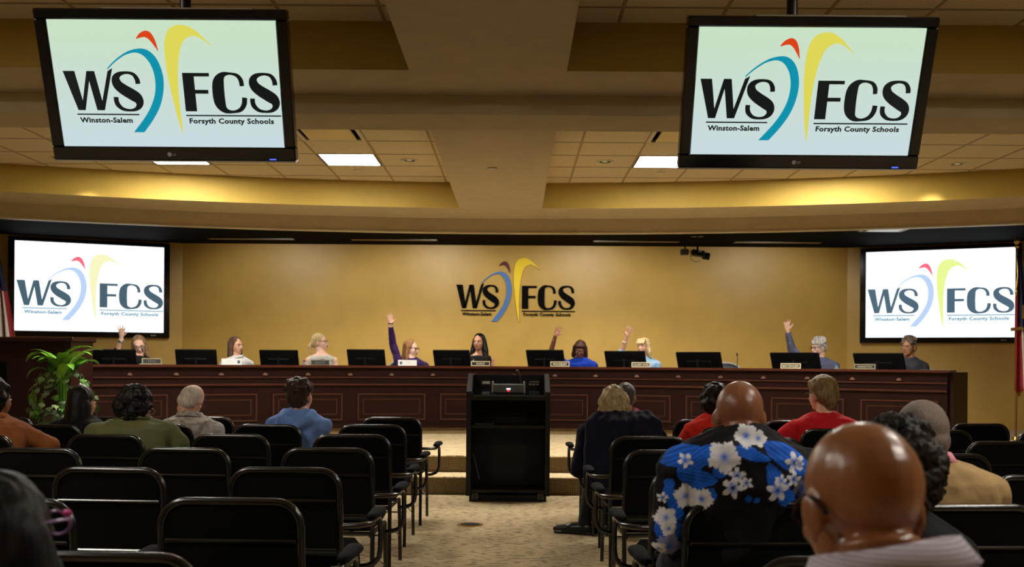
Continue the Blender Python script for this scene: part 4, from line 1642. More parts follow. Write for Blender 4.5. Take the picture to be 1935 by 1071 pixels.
# ------------------------------------------------------------------ audience chairs
def make_chair(side):
    """side = +1 arm on the right, -1 arm on the left; origin on the floor under the top of the back; faces +Y"""
    t = thing('stacking_chair', '', 'chair')
    hw, zt, rc = .235, .866, .085
    path = [(-hw, .03, .42), (-hw, .02, .60)]
    for k in range(7):
        a = PI - PI / 2 * k / 6
        path.append((-hw + rc + rc * math.cos(a), .0 + .004, zt - rc - .012 + rc * math.sin(a)))
    for k in range(7):
        a = PI / 2 - PI / 2 * k / 6
        path.append((hw - rc + rc * math.cos(a), .0 + .004, zt - rc - .012 + rc * math.sin(a)))
    path += [(hw, .02, .60), (hw, .03, .42)]
    MB().tube(path, .0135, 10).build('back_frame', TUBE, t, 50)
    # upholstered back with rounded top corners, front and rear bulged
    vs, fs = [], []
    prof = []
    zi0, zi1, wi = .515, zt - .018, hw - .006
    for k in range(7):
        a = PI / 2 * k / 6
        prof.append((wi - rc + rc * math.cos(a), zi1 - rc + rc * math.sin(a)))
    outl = [(wi, zi0)] + prof + [(-x, z) for x, z in reversed(prof)] + [(-wi, zi0)]
    n = len(outl)
    for y, s in ((-.006, .975), (-.002, 1), (.028, 1), (.045, .92)):
        cz = (zi0 + zi1) / 2
        for (x, z) in outl:
            vs.append((x * s, y + .006, cz + (z - cz) * s))
    for r_ in range(3):
        for i in range(n):
            j = (i + 1) % n
            fs.append((r_ * n + i, r_ * n + j, (r_ + 1) * n + j, (r_ + 1) * n + i))
    fs.append(tuple(range(n))[::-1])
    fs.append(tuple(3 * n + i for i in range(n)))
    MB().add(vs, fs).build('back_panel', BLK_FAB, t, 35)
    MB().box(-hw + .012, hw - .012, -.010, .006, zt - .150, zt - .136, b=.004).build('cross_bar', TUBE, t)
    MB().box(-hw + .01, hw - .01, -.006, .016, .503, .521, b=.005).build('cross_bar', TUBE, t)
    # seat: thick pad with a rolled front
    vs, fs = [], []
    rows = [(.07, .43, .475), (.10, .415, .485), (.25, .412, .482), (.42, .412, .488), (.49, .415, .482), (.525, .43, .465)]
    for (y, z0, z1) in rows:
        for (x, z) in ((-.225, (z0 + z1) / 2), (-.21, z0), (.21, z0), (.225, (z0 + z1) / 2), (.21, z1), (0, z1 + .006), (-.21, z1)):
            vs.append((x, y, z))
    m = 7
    for i in range(len(rows) - 1):
        for k in range(m):
            k2 = (k + 1) % m
            fs.append((i * m + k, i * m + k2, (i + 1) * m + k2, (i + 1) * m + k))
    fs.append(tuple(range(m))[::-1])
    fs.append(tuple((len(rows) - 1) * m + k for k in range(m)))
    MB().add(vs, fs).build('seat', BLK_FAB, t, 60)
    fr = MB()
    for s in (-1, 1):
        fr.tube([(s * .225, .02, .405), (s * .225, .47, .405)], .011, 8)
    fr.tube([(-.225, .10, .403), (.225, .10, .403)], .010, 8)
    fr.tube([(-.225, .45, .403), (.225, .45, .403)], .010, 8)
    fr.tube([(-.228, .03, .24), (.228, .03, .24)], .006, 6)
    fr.build('seat_frame', TUBE, t, 50)
    for s in (-1, 1):
        MB().tube([(s * hw, .03, .44), (s * hw, .02, .30), (s * (hw + .005), -.02, .0)], .0125, 8).build('leg', TUBE, t, 50)
        MB().tube([(s * .228, .45, .41), (s * .232, .465, .28), (s * .235, .475, .0)], .0125, 8).build('leg', TUBE, t, 50)
    s = side
    ax = s * (hw + .105)
    arm = [(s * hw, .016, .615), (s * (hw + .03), .035, .612), (s * (hw + .07), .08, .608), (ax, .14, .606), (ax, .30, .606), (ax, .385, .600), (ax, .425, .575),
           (ax, .435, .52), (ax, .435, .44), (s * (hw + .098), .438, .40), (s * (hw + .075), .444, .372), (s * (hw + .04), .45, .358), (s * .232, .455, .352)]
    MB().tube(arm, .0125, 8).build('arm_tube', TUBE, t, 50)
    pad = MB()
    rows = []
    for (y, rx_, rz_) in ((.17, .010, .007), (.185, .024, .013), (.25, .028, .015), (.36, .033, .019), (.41, .033, .019), (.425, .016, .010)):
        rows.append(((ax, y, .628), rx_, rz_, (1, 0, 0), (0, 0, 1)))
    pad.rings(rows, 12)
    pad.build('arm_pad', PAD_FAB, t, 60)
    MB().tube([(s * hw, .02, .30), (s * .236, .46, .16)], .004, 6).build('brace', TUBE, t, 50)
    return t


ROWS = [8.13, 7.20, 6.24, 5.29, 4.33, 3.37, 2.42, 1.46]
ORD = ['first', 'second', 'third', 'fourth', 'fifth', 'sixth', 'seventh', 'eighth']


def row_y(k, x):
    return ROWS[k] - .025 * x * x


def row_rot(x):
    return .05 * x * .7 * -1 * -1


CHAIR_POS = {}
n_l = [6, 5, 5, 4, 3, 3, 2, 2]
n_r = [6, 6, 5, 5, 4, 3, 2, 2]
for side in (1, -1):
    proto = make_chair(side)
    first = True
    for k in range(8):
        n = (n_l if side == 1 else n_r)[k]
        for c in range(n):
            if k == 7 and c != (0 if side == 1 else 0):
                continue
            x = (-.987 - .735 * c) if side == 1 else (.82 + .70 * c)
            if side == 1:
                x += [0, -.025, -.015, .012, .008, .045, .0, .18][k]
            else:
                x += [0, .035, .02, 0, .01, -.01, -.005, -.27][k]
            y = row_y(k, x)
            o = proto if first else copy_tree(proto)
            first = False
            o.location = (x, y, 0)
            o.rotation_euler = (0, 0, .035 * x)
            blk = 'left' if side == 1 else 'right'
            o['label'] = f'black stacking chair, {ORD[c]} from the aisle, {ORD[k]} row from front, {blk} seating block'
            o['group'] = f'black stacking chairs in the {blk} seating block'
            o.name = 'stacking_chair'
            CHAIR_POS[(blk, k, c)] = (x, y)

# ------------------------------------------------------------------ people
def skin_mat(name, c, rough=0.5, spec=0.4):
    return mat(name, c, rough=rough, spec=spec, noise_amt=0.08, noise_scale=18, bump=0.06, bump_scale=120)


def head_prims(mb, M, hs=1.0, ears=True, jaw=1.0, width=1.0, back=1.0, nose=1.0):
    def E(c, r):
        mb.ell((0, 0, 0), (r[0] * hs, r[1] * hs, r[2] * hs), M=M @ Matrix.Translation(Vector(c) * hs), seg=20, rings=14)
    E((0, -.014, .026), (.077 * width, .096 * back, .091))
    E((0, .030, -.032), (.062 * width, .062, .080))
    E((0, .036, -.078), (.046 * jaw, .048, .034))
    E((0, .076, -.094), (.021, .017, .017))
    E((0, .076, .020), (.050, .016, .012))
    E((.036, .062, -.030), (.025, .022, .024))
    E((-.036, .062, -.030), (.025, .022, .024))
    E((0, .082, -.060), (.027, .018, .020))
    mb.tube([M @ (Vector(p) * hs) for p in ((0, .080, .010), (0, .094, -.010), (0, .108, -.030), (0, .092, -.042))],
            [.007 * hs * nose, .010 * hs * nose, .015 * hs * nose, .012 * hs], 10)
    if ears:
        for s in (-1, 1):
            mb.ell((0, 0, 0), (.010 * hs, .021 * hs, .033 * hs),
                   M=M @ Matrix.Translation(Vector((s * .080 * width, -.012, -.014)) * hs) @ Matrix.Rotation(s * -.35, 4, 'Z') @ Matrix.Rotation(-.15, 4, 'X'), seg=12, rings=10)
            mb.ell((0, 0, 0), (.008 * hs, .010 * hs, .011 * hs), M=M @ Matrix.Translation(Vector((s * .078 * width, -.004, -.044)) * hs), seg=10, rings=8)


def hand_prims(mb, W, D, N, thumb, s=1.0, spread=7.0, curl=0.12, fr=.0085):
    """W wrist, D towards the fingertips, N out of the palm, thumb=+1/-1 side along D x N"""
    W, D, N = Vector(W), Vector(D).normalized(), Vector(N)
    N = (N - D * N.dot(D)).normalized()
    S = D.cross(N) * thumb          # towards the thumb
    rot = Matrix((S, N, D)).transposed()
    mb.ell(W + D * .052 * s, (.040 * s, .015 * s, .052 * s), rot=rot, seg=14, rings=10)
    mb.cone(W - D * .02 * s, W + D * .035 * s, .023 * s, .026 * s, 10)
    for k, (off, ln) in enumerate(((.031, .068), (.011, .078), (-.010, .073), (-.030, .056))):
        a = R(spread) * (1.5 - k)
        d1 = (D * math.cos(a) + S * math.sin(a)).normalized()
        b = W + D * (.088 - abs(off) * .22) * s + S * off * s
        m = b + (d1 * math.cos(curl) + N * math.sin(curl)) * ln * .52 * s
        e = m + (d1 * math.cos(curl * 2.6) + N * math.sin(curl * 2.6)) * ln * .48 * s
        mb.cone(b - d1 * .02 * s, m, fr * 1.08 * s, fr * .98 * s, 8)
        mb.cone(m, e, fr * .98 * s, fr * .80 * s, 8)
    b = W + D * .028 * s + S * .028 * s
    m = b + (D * .62 + S * .72 + N * .25).normalized() * .040 * s
    e = m + (D * .85 + S * .48 + N * .18).normalized() * .032 * s
    mb.cone(W + D * .02 * s + S * .012 * s, b, .015 * s, .014 * s, 8)
    mb.cone(b, m, .0125 * s, .0105 * s, 8)
    mb.cone(m, e, .0105 * s, .0085 * s, 8)


def displace(me, amp, scale, seed=0.0, zsq=1.0, dirn=None):
    n = len(me.vertices)
    no = np.zeros(n * 3)
    me.vertices.foreach_get('normal', no)
    no = no.reshape(-1, 3)
    co = np.zeros(n * 3)
    me.vertices.foreach_get('co', co)
    co = co.reshape(-1, 3)
    out = co.copy()
    for i in range(n):
        p = co[i]
        v = noise.noise(Vector((p[0] * scale + seed, p[1] * scale, p[2] * scale * zsq)))
        v += .5 * noise.noise(Vector((p[0] * scale * 2.1 + seed, p[1] * scale * 2.1 + 5, p[2] * scale * 2.1 * zsq)))
        out[i] = p + no[i] * (v * amp)
    me.vertices.foreach_set('co', out.ravel())
    me.update()


def hair_prims(style, mb, M, hs, rnd):
    def E(c, r):
        mb.ell((0, 0, 0), (r[0] * hs, r[1] * hs, r[2] * hs), M=M @ Matrix.Translation(Vector(c) * hs), seg=18, rings=12)

    def Cn(a, b, r0, r1):
        mb.cone(M @ (Vector(a) * hs), M @ (Vector(b) * hs), r0 * hs, r1 * hs, 12)
    if style in ('long', 'full', 'bob', 'shoulder', 'longback', 'blonde_bangs', 'pony', 'wavy'):
        E((0, -.026, .036), (.088, .098, .094))
        E((0, -.045, -.01), (.082, .075, .085))
    if style == 'long':
        for s in (-1, 1):
            Cn((s * .066, -.02, .03), (s * .082, -.015, -.10), .032, .030)
            Cn((s * .082, -.015, -.10), (s * .090, .010, -.22), .032, .024)
        Cn((0, -.06, 0), (0, -.075, -.20), .070, .060)
    if style == 'longback':
        Cn((0, -.06, 0), (0, -.085, -.20), .078, .076)
        Cn((-.05, -.05, -.02), (-.06, -.08, -.24), .050, .042)
        Cn((.05, -.05, -.02), (.06, -.08, -.24), .050, .042)
        Cn((0, -.08, -.18), (0, -.10, -.30), .070, .040)
    if style == 'veil':
        E((0, -.026, .034), (.098, .108, .100))
        for s in (-1, 1):
            Cn((s * .070, -.02, .03), (s * .090, .012, -.10), .042, .046)
            Cn((s * .088, .0, -.08), (s * .095, -.01, -.26), .048, .040)
        Cn((0, -.06, 0), (0, -.085, -.26), .080, .074)
    if style == 'full':
        for s in (-1, 1):
            Cn((s * .066, -.02, .03), (s * .088, -.02, -.10), .036, .046)
            Cn((s * .088, -.02, -.10), (s * .110, .0, -.27), .048, .044)
        Cn((0, -.06, 0), (0, -.085, -.24), .076, .080)
    if style == 'shoulder':
        for s in (-1, 1):
            Cn((s * .068, -.02, .02), (s * .084, -.01, -.13), .034, .034)
        Cn((0, -.06, 0), (0, -.075, -.14), .072, .064)
    if style == 'bob':
        for s in (-1, 1):
            Cn((s * .068, -.015, .03), (s * .086, .0, -.10), .036, .034)
        Cn((0, -.06, 0), (0, -.075, -.09), .076, .070)
        E((.03, .055, .075), (.055, .04, .03))
        E((-.03, .055, .075), (.05, .035, .025))
    if style == 'wavy':
        for k in range(9):
            a = PI * (.02 + .96 * k / 8) + PI
            x, y = .085 * math.cos(a), -.02 + .075 * math.sin(a)
            Cn((x * .8, y * .8 - .01, .04), (x * 1.12, y * 1.1 - .01, -.115 - .03 * rnd.random()), .038, .030)
            E((x * 1.18, y * 1.15, -.12 - .02 * rnd.random()), (.026, .026, .022))
    if style == 'blonde_bangs':
        for s in (-1, 1):
            Cn((s * .066, -.02, .03), (s * .085, -.02, -.09), .034, .036)
            Cn((s * .085, -.02, -.09), (s * .105, -.03, -.15), .032, .018)
        Cn((0, -.06, 0), (0, -.08, -.12), .074, .066)
        for k in range(7):
            x = -.055 + .0185 * k
            Cn((x * .8, .045, .10), (x * 1.1, .088, .045), .018, .012)
    if style == 'pony':
        E((0, -.10, .005), (.026, .026, .026))
        Cn((0, -.11, .0), (.01, -.145, -.06), .026, .034)
        Cn((.01, -.145, -.06), (.01, -.135, -.15), .034, .014)
    if style in ('short', 'short_tousled', 'boyish'):
        E((0, -.022, .034), (.086, .100, .095))
        E((0, -.055, -.01), (.078, .062, .072))
        if style == 'boyish':
            E((0, -.01, .055), (.092, .100, .082))
            E((0, -.06, .0), (.084, .062, .07))
            Cn((0, -.07, -.04), (0, -.062, -.085), .052, .036)
            E((.03, .06, .07), (.045, .03, .03))
            E((-.03, .06, .07), (.045, .03, .03))
        if style == 'short_tousled':
            for k in range(26):
                a, b = rnd.uniform(0, 2 * PI), rnd.uniform(.1, 1.4)
                p = Vector((.088 * math.cos(a) * math.cos(b), -.025 + .098 * math.sin(a) * math.cos(b), .036 + .098 * math.sin(b)))
                E(p, (.026, .026, .020))
            E((.05, -.03, .12), (.03, .03, .03))
    if style == 'curly':
        E((0, -.026, .036), (.090, .10, .096))
        E((0, -.045, -.02), (.086, .075, .085))
        for k in range(70):
            a, b = rnd.uniform(0, 2 * PI), rnd.uniform(-.7, 1.5)
            if math.sin(a) > .35 and b < .45:
                continue
            p = Vector((.090 * math.cos(a) * math.cos(b), -.030 + .096 * math.sin(a) * math.cos(b), .022 + .100 * math.sin(b)))
            r = rnd.uniform(.020, .031)
            E(p, (r, r, r))
    if style == 'afro':
        E((0, -.03, .04), (.105, .115, .11))
        E((0, -.05, -.03), (.098, .09, .10))
        for k in range(90):
            a, b = rnd.uniform(0, 2 * PI), rnd.uniform(-.9, 1.5)
            if math.sin(a) > .45 and b < .4:
                continue
            p = Vector((.105 * math.cos(a) * math.cos(b), -.035 + .112 * math.sin(a) * math.cos(b), .015 + .125 * math.sin(b)))
            r = rnd.uniform(.020, .030)
            E(p, (r, r, r))
    if style == 'buzz':
        E((0, -.020, .026), (.0795, .0975, .0925))
        E((0, -.05, -.022), (.070, .062, .058))
    if style == 'thin':
        E((0, -.022, .022), (.0795, .096, .090))
        E((0, -.055, -.022), (.072, .058, .058))


def glasses(parent, M, hs, m, temples=True, w=1.0, th=1.0):
    g = MB()
    T = M
    for s in (-1, 1):
        pts = []
        for k in range(14):
            a = 2 * PI * k / 14
            pts.append(T @ (Vector((s * .033 * w + .026 * math.cos(a), .098, -.004 + .019 * math.sin(a))) * hs))
        g.tube(pts, .0024 * hs * th, 6, closed=True)
        if temples:
            g.tube([T @ (Vector(p) * hs) for p in ((s * .059 * w, .096, .004), (s * .080 * w, .05, .010), (s * .0905 * w, -.005, .014), (s * .090 * w, -.030, .004), (s * .086 * w, -.048, -.016))], .0024 * hs * th, 6)
    g.tube([T @ (Vector(p) * hs) for p in ((-.008, .099, .0), (0, .103, .003), (.008, .099, .0))], .0022 * hs, 6)
    return g.build('glasses', m, parent, 50)


PEOPLE = []


def person(label, loc, yaw, head, hyaw, skin, nk=.13, nbx=0.0, cr=1.0, slv=1.0, palm_m=None, hair=None, hair_m=None, top_m=None, pants_m=None, shoe_m=None,
           hpitch=0.0, hroll=0.0, hs=1.0, bw=1.0, bd=1.0, arms=None, sleeve=(1.0, 1.0), voxel=.011, group='audience', neckline=1.03,
           hair_amp=.006, hair_scale=38, hair_vox=.009, face=True, collar=None, seat_z=.475, shoulder_drop=.112, name='person', back_curve=0.0,
           face_bits=None, extra_top=None, extra_skin=None, lean_back=0.0, top_vox=None, legs=True, neck_r=.056, head_kw=None, hand_spread=(7, 7),
           eye_down=False, top_bump=True, head_only_hair=True, hair_shift=(0, 0, 0), leg_pose=None, lips=(150, 80, 75), sleeveless=False, hair_zsq=.35):
    """loc: point on the floor under the pelvis; yaw: where the body faces (0 = towards the stage);
    head: scene position of the head's centre; arms: {+1/-1: dict(elbow, wrist, tip) in scene coordinates, right = +1}"""
    rnd = random.Random(len(label) * 7 + int(abs(loc[0]) * 100))
    t = thing(name, label, 'person', loc, yaw, group=None)
    Rz = Matrix.Rotation(-yaw, 4, 'Z')
    o = Vector(loc)

    def loc_(p):
        return Rz @ (Vector(p) - o)
    hc = loc_(head)
    hy = hyaw - yaw
    Mh = Matrix.Translation(hc) @ Matrix.Rotation(hy, 4, 'Z') @ Matrix.Rotation(hpitch, 4, 'X') @ Matrix.Rotation(hroll, 4, 'Y')
    hip = Vector((0, 0, seat_z + .075))
    nb = hc + Matrix.Rotation(hy * .5, 3, 'Z') @ Vector((nbx, -.034, -nk)) * hs
    # spine: a slight slouch
    def spine(tt):
        p = hip.lerp(nb, tt)
        p.y -= back_curve * math.sin(PI * tt)
        return p
    shl = spine(1.0)
    H = (nb - hip).length
    RING = [(-.10, .15, .115), (0, .178, .128), (.15, .180, .128), (.40, .158, .116), (.66, .176, .124), (.84, .184, .112), (.92, .150, .092), (.975, .090, .070), (1.02, .064, .060)]

    def torso(mb, infl, t1=1.1):
        rows = []
        for (tt, rx, ry) in RING:
            if tt > t1:
                continue
            c = spine(max(tt, 0)) + Vector((0, 0, min(tt, 0) * .6))
            rows.append((c, rx * bw + infl, ry * bd + infl, (1, 0, 0), (0, 1, 0)))
        mb.rings(rows, 28)
    sj = {s: shl + Vector((s * .172 * bw, -.005, -shoulder_drop)) for s in (-1, 1)}
    A = {}
    for s in (-1, 1):
        a = (arms or {}).get(s)
        if a:
            el, wr = loc_(a['elbow']), loc_(a['wrist'])
            tip = loc_(a['tip'])
            nrm = Rz.to_3x3() @ Vector(a.get('palm', (0, -1, 0)))
            A[s] = (el, wr, (tip - wr).normalized(), nrm, a.get('thumb', -s))
        else:
            dz = sj[s].z - (seat_z + .29)
            el = Vector((sj[s].x + s * .055, sj[s].y + .02, sj[s].z - .27))
            wr = Vector((s * .12, el.y + .24, seat_z + .19))
            A[s] = (el, wr, Vector((-s * .3, .9, -.15)), Vector((0, .1, -1)), -s)
    # ---- body: one continuous surface
    mb = MB()
    torso(mb, -.008)
    head_prims(mb, Mh, hs, **(head_kw or {}))
    mb.cone(nb + Vector((0, .0, -.03)), Mh @ (Vector((0, -.026, -.075)) * hs), neck_r * hs * 1.05, neck_r * hs * .98, 16)
    mb.cone(Mh @ (Vector((0, -.02, -.08)) * hs), Mh @ (Vector((0, .02, -.075)) * hs), .045 * hs, .035 * hs, 12)
    for s in (-1, 1):
        el, wr, D, N, th = A[s]
        mb.cone(sj[s] - Vector((s * .05, 0, .0)), sj[s], .062 * bw, .056 * bw, 12)
        mb.cone(sj[s], el, .050 * bw, .040 * bw, 14)
        mb.cone(el, wr, .040 * bw, .026, 14)
        hand_prims(mb, wr, D, N, th * (1 if True else 1), 1.0 if not arms else 1.02, spread=hand_spread[0 if s < 0 else 1])
    LP = leg_pose or {}
    L = {}
    for s in (-1, 1):
        kn = Vector(LP.get(s, {}).get('knee', (s * .11, .43, seat_z + .055)))
        an = Vector(LP.get(s, {}).get('ankle', (s * .12, .44, .085)))
        ft = Vector(LP.get(s, {}).get('toe', (s * .13, .62, .035)))
        L[s] = (Vector((s * .085, .02, seat_z + .085)), kn, an, ft)
        if legs:
            mb.cone(L[s][0], kn, .078, .054, 12)
            mb.cone(kn, an, .052, .036, 12)
            mb.cone(an + Vector((0, 0, -.02)), an.lerp(ft, .5) + Vector((0, 0, -.02)), .034, .024, 10)
    if extra_skin:
        extra_skin(mb, Mh, nb, hs)
    bme = remeshed(mb, voxel, 3, 'body', skin)
    if palm_m:
        bme.materials.append(palm_m)
        for s in (-1, 1):
            if (arms or {}).get(s):
                el, wr, D, N, th = A[s]
                for pg in bme.polygons:
                    v = pg.center - wr
                    if v.length < .22 and v.dot(D) > .005 and pg.normal.dot(N) > .15:
                        pg.material_index = 1
    body = link_mesh('body', bme, t)
    # ---- clothes
    if top_m:
        mb = MB()
        torso(mb, .010, neckline)
        for s in (-1, 1):
            fr_ = sleeve[0 if s < 0 else 1]
            if sleeveless:
                mb.cone(sj[s] - Vector((s * .085, 0, .02)), sj[s] - Vector((s * .045, 0, -.005)), .066 * bw, .052 * bw, 12)
                continue
            el, wr, D, N, th = A[s]
            mb.cone(sj[s] - Vector((s * .06, 0, .0)), sj[s], .076 * bw, .068 * bw, 14)
            mb.cone(nb + Vector((s * .05, 0, -.035)), sj[s] + Vector((0, 0, .0)), .058, .064 * bw, 14)
            if fr_ <= .55:
                e = sj[s].lerp(el, fr_ / .55)
                mb.cone(sj[s], e, .066 * bw * slv, .064 * bw * slv, 14)
            else:
                e = el.lerp(wr, (fr_ - .55) / .45 * .97)
                mb.cone(sj[s], el, .064 * bw, .053 * bw, 14)
                mb.cone(el, e, .053 * bw, .038, 14)
        if extra_top:
            extra_top(mb, nb, sj, Mh)
        me = remeshed(mb, top_vox or voxel * 1.05, 4, 'top', top_m)
        if top_bump:
            displace(me, .009, 11.0, seed=loc[0] * 3.1)
        link_mesh('top', me, t)
    if pants_m and legs:
        mb = MB()
        mb.ell(hip + Vector((0, .0, -.01)), (.185 * bw, .15 * bd, .095))
        for s in (-1, 1):
            h, kn, an, ft = L[s]
            mb.cone(h, kn, .092, .068, 12)
            mb.cone(kn, an + Vector((0, 0, .0)), .066, .052, 12)
        link_mesh('trousers', remeshed(mb, .016, 3, 'trousers', pants_m), t)
        for s in (-1, 1):
            h, kn, an, ft = L[s]
            d = (ft - an)
            d.z = 0
            d.normalize()
            mb = MB()
            mb.cone(an + Vector((0, 0, -.030)) - d * .04, an + Vector((0, 0, -.040)) + d * .10, .044, .042, 12)
            mb.cone(an + Vector((0, 0, -.045)) + d * .08, an + Vector((0, 0, -.052)) + d * .22, .041, .030, 12)
            mb.box(-.036, .036, -.07, .235, -.085, -.070, M=Matrix.Translation(an) @ Matrix.Rotation(math.atan2(-d.x, d.y), 4, 'Z'))
            link_mesh('shoe', remeshed(mb, .008, 2, 'shoe', shoe_m or BLK), t)
    if collar:
        cm_, h_, fl = collar
        n = 24
        vs, fs = [], []
        Mc = Matrix.Translation(nb + Vector((0, .006, -.018))) @ Matrix.Rotation(hy * .3, 4, 'Z') @ Matrix.Rotation(-.22, 4, 'X') @ Matrix.Rotation(-.14 if cr > 1 else 0, 4, 'Y')
        for k in range(n + 1):
            a = -PI / 2 - (PI * .86) + (2 * PI * .86) * k / n
            for (rr, z) in ((.066 * bw * cr, 0), (.062 * bw * cr, h_), (.072 * bw * cr + fl, h_ * .95), (.088 * bw * cr + fl, .0)):
                vs.append(Mc @ Vector((rr * math.cos(a), rr * math.sin(a) * .94, z)))
        for k in range(n):
            for i in range(3):
                b = 4 * k + i
                fs.append((b, b + 1, b + 5, b + 4))
        co = MB().add(vs, fs).build('collar', cm_, t, 60)
        so = co.modifiers.new('s', 'SOLIDIFY')
        so.thickness = .004
    # ---- hair
    if hair:
        mb = MB()
        Mhh = Mh @ Matrix.Translation(hair_shift)
        hair_prims(hair, mb, Mhh, hs, rnd)
        me = remeshed(mb, hair_vox, 3, 'hair', hair_m)
        if hair_amp:
            displace(me, hair_amp, hair_scale, seed=loc[0] * 1.7 + 3, zsq=hair_zsq)
        link_mesh('hair', me, t)
    # ---- face
    if face:
        for s in (-1, 1):
            e = MB()
            zz = -.004
            e.ell((0, 0, 0), (.0125 * hs, .0085 * hs, (.0085 if not eye_down else .004) * hs), M=Mh @ Matrix.Translation(Vector((s * .032, .0835, zz)) * hs), seg=12, rings=8)
            f0 = len(e.f)
            e.ell((0, 0, 0), (.0065 * hs, .003 * hs, (.0065 if not eye_down else .003) * hs), M=Mh @ Matrix.Translation(Vector((s * .032, .0905, zz)) * hs), seg=10, rings=6, mi=1)
            e.build('eye', [mat('eye_white', (206, 200, 192), rough=.25), mat('dark_iris', (30, 22, 18), rough=.2)], t, 80)
            b = MB().tube([Mh @ (Vector(p) * hs) for p in ((s * .016, .0905, .017), (s * .033, .0915, .022), (s * .050, .079, .017))], [.003 * hs, .004 * hs, .002 * hs], 6)
            b.build('eyebrow', (face_bits or {}).get('brow', mat('brown_brow', (70, 50, 36), rough=.8)), t, 60)
        l = MB()
        l.ell((0, 0, 0), (.024 * hs, .008 * hs, .0045 * hs), M=Mh @ Matrix.Translation(Vector((0, .0975, -.0595)) * hs), seg=12, rings=6)
        l.ell((0, 0, 0), (.021 * hs, .008 * hs, .0055 * hs), M=Mh @ Matrix.Translation(Vector((0, .0965, -.0685)) * hs), seg=12, rings=6)
        l.build('lips', mat('lips_%d_%d_%d' % lips, lips, rough=.45), t, 80)
    PEOPLE.append(t)
    return t, Mh, nb, sj, A


SK_L = skin_mat('light_skin', (226, 172, 144))
SK_P = skin_mat('pale_skin', (236, 190, 166))
SK_T = skin_mat('tan_skin', (196, 140, 106))
SK_B = skin_mat('brown_skin', (128, 80, 58))
SK_BK = skin_mat('deep_brown_skin', (134, 84, 56), rough=.36, spec=.5)
SK_N = skin_mat('warm_brown_skin', (146, 94, 58), rough=.30, spec=.55)
SK_D = skin_mat('dark_tan_skin', (150, 98, 70))
JEANS = mat('dark_blue_denim', (36, 42, 58), rough=.9, noise_amt=.2, noise_scale=80)
SLACK = mat('black_trouser_cloth', (20, 20, 24), rough=.9)
KHAKI = mat('khaki_trouser_cloth', (120, 104, 76), rough=.9)
SHOE = mat('black_shoe_leather', (16, 15, 15), rough=.3)


def cloth(name, c, amt=.08, rough=.85, bump=.35, bs=26, sheen=0.0):
    return mat(name, c, rough=rough, spec=.2, noise_amt=amt, noise_scale=12, bump=bump, bump_scale=bs, sheen=sheen)


# ---- nine board members behind the desk; DP(px, py, dr) = point on the sight line at desk radius + dr
def DP(px, py, dr):
    d = ray_arc(px, DR + dr, py)
    return world_pt(px, py, d)


HEAD_DR = .92


def board(label, hx, hy_, hyaw, **kw):
    """hx, hy_ : pixel of the head's centre"""
    h = DP(hx, hy_, HEAD_DR + kw.pop('fwd', 0.0))
    bx = kw.pop('body_px', hx)
    b = DP(bx, 690, HEAD_DR + .06)
    yaw = PI - math.atan2(b.x, b.y - DY) + kw.pop('byaw', 0.0)
    rz = PI + kw.pop('chair_turn', 0.0) - math.atan2(b.x, b.y - DY)
    if kw.pop('chair', True):
        back = Vector((math.sin(rz), -math.cos(rz), 0))
        office_chair((b.x + back.x * .10, b.y + back.y * .10, ZP), rz, kw.pop('chair_label'))
    kw.setdefault('seat_z', .435)
    kw.setdefault('nk', .145)
    return person(label, (b.x, b.y, ZP), yaw, h, hyaw, **kw)


def HA(e, w_, t_, dr=HEAD_DR, palm=(0, -1, .0), thumb=1, fw=(0, -.10, -.14)):
    return dict(elbow=DP(e[0], e[1], dr + fw[0]), wrist=DP(w_[0], w_[1], dr + fw[1]), tip=DP(t_[0], t_[1], dr + fw[2]), palm=palm, thumb=thumb)


def bracelet(t, P, Dr, r, m, name='bracelet', tube=.006):
    Rz = Matrix.Rotation(-t.rotation_euler.z, 4, 'Z')
    c = Rz @ (Vector(P) - t.location)
    d = (Rz.to_3x3() @ Vector(Dr)).normalized()
    a = d.orthogonal().normalized()
    b = d.cross(a)
    MB().tube([c + (a * math.cos(2 * PI * k / 14) + b * math.sin(2 * PI * k / 14)) * r for k in range(14)], tube, 6, closed=True).build(name, m, t, 60)


def necklace(t, nb, r, m, drop=.05, tube=.004):
    MB().tube([nb + Vector((r * math.cos(a), .035 + (r + .012) * math.sin(a), -.045 - drop * (.5 + .5 * math.sin(a)))) for a in [2 * PI * k / 20 for k in range(20)]], tube, 6, closed=True).build('necklace', m, t, 60)


WHITE_C = cloth('white_shirt_cloth', (228, 226, 226), .04)
BLACK_C = cloth('black_knit_cloth', (24, 24, 26), .15)
PURPLE_C = cloth('purple_sweater_cloth', (54, 30, 78), .12)
BLUE_C = cloth('royal_blue_dress_cloth', (18, 54, 158), .10)
LBLUE_C = cloth('light_blue_jacket_cloth', (160, 198, 232), .05)
CREAM_C = stripe_mat('cream_ribbed_top', (216, 212, 200), (188, 184, 172), 'X', 30)
STRIPE_C = stripe_mat('navy_striped_knit', (44, 50, 76), (128, 130, 156), 'X', 26, width=.62, soft=.12)
GREY_C = cloth('charcoal_blazer_cloth', (58, 58, 66), .15, rough=.6)
LG = mat('thin_dark_glasses', (40, 34, 34), rough=.3)
PEARL = mat('pearl_beads', (230, 224, 214), rough=.25)

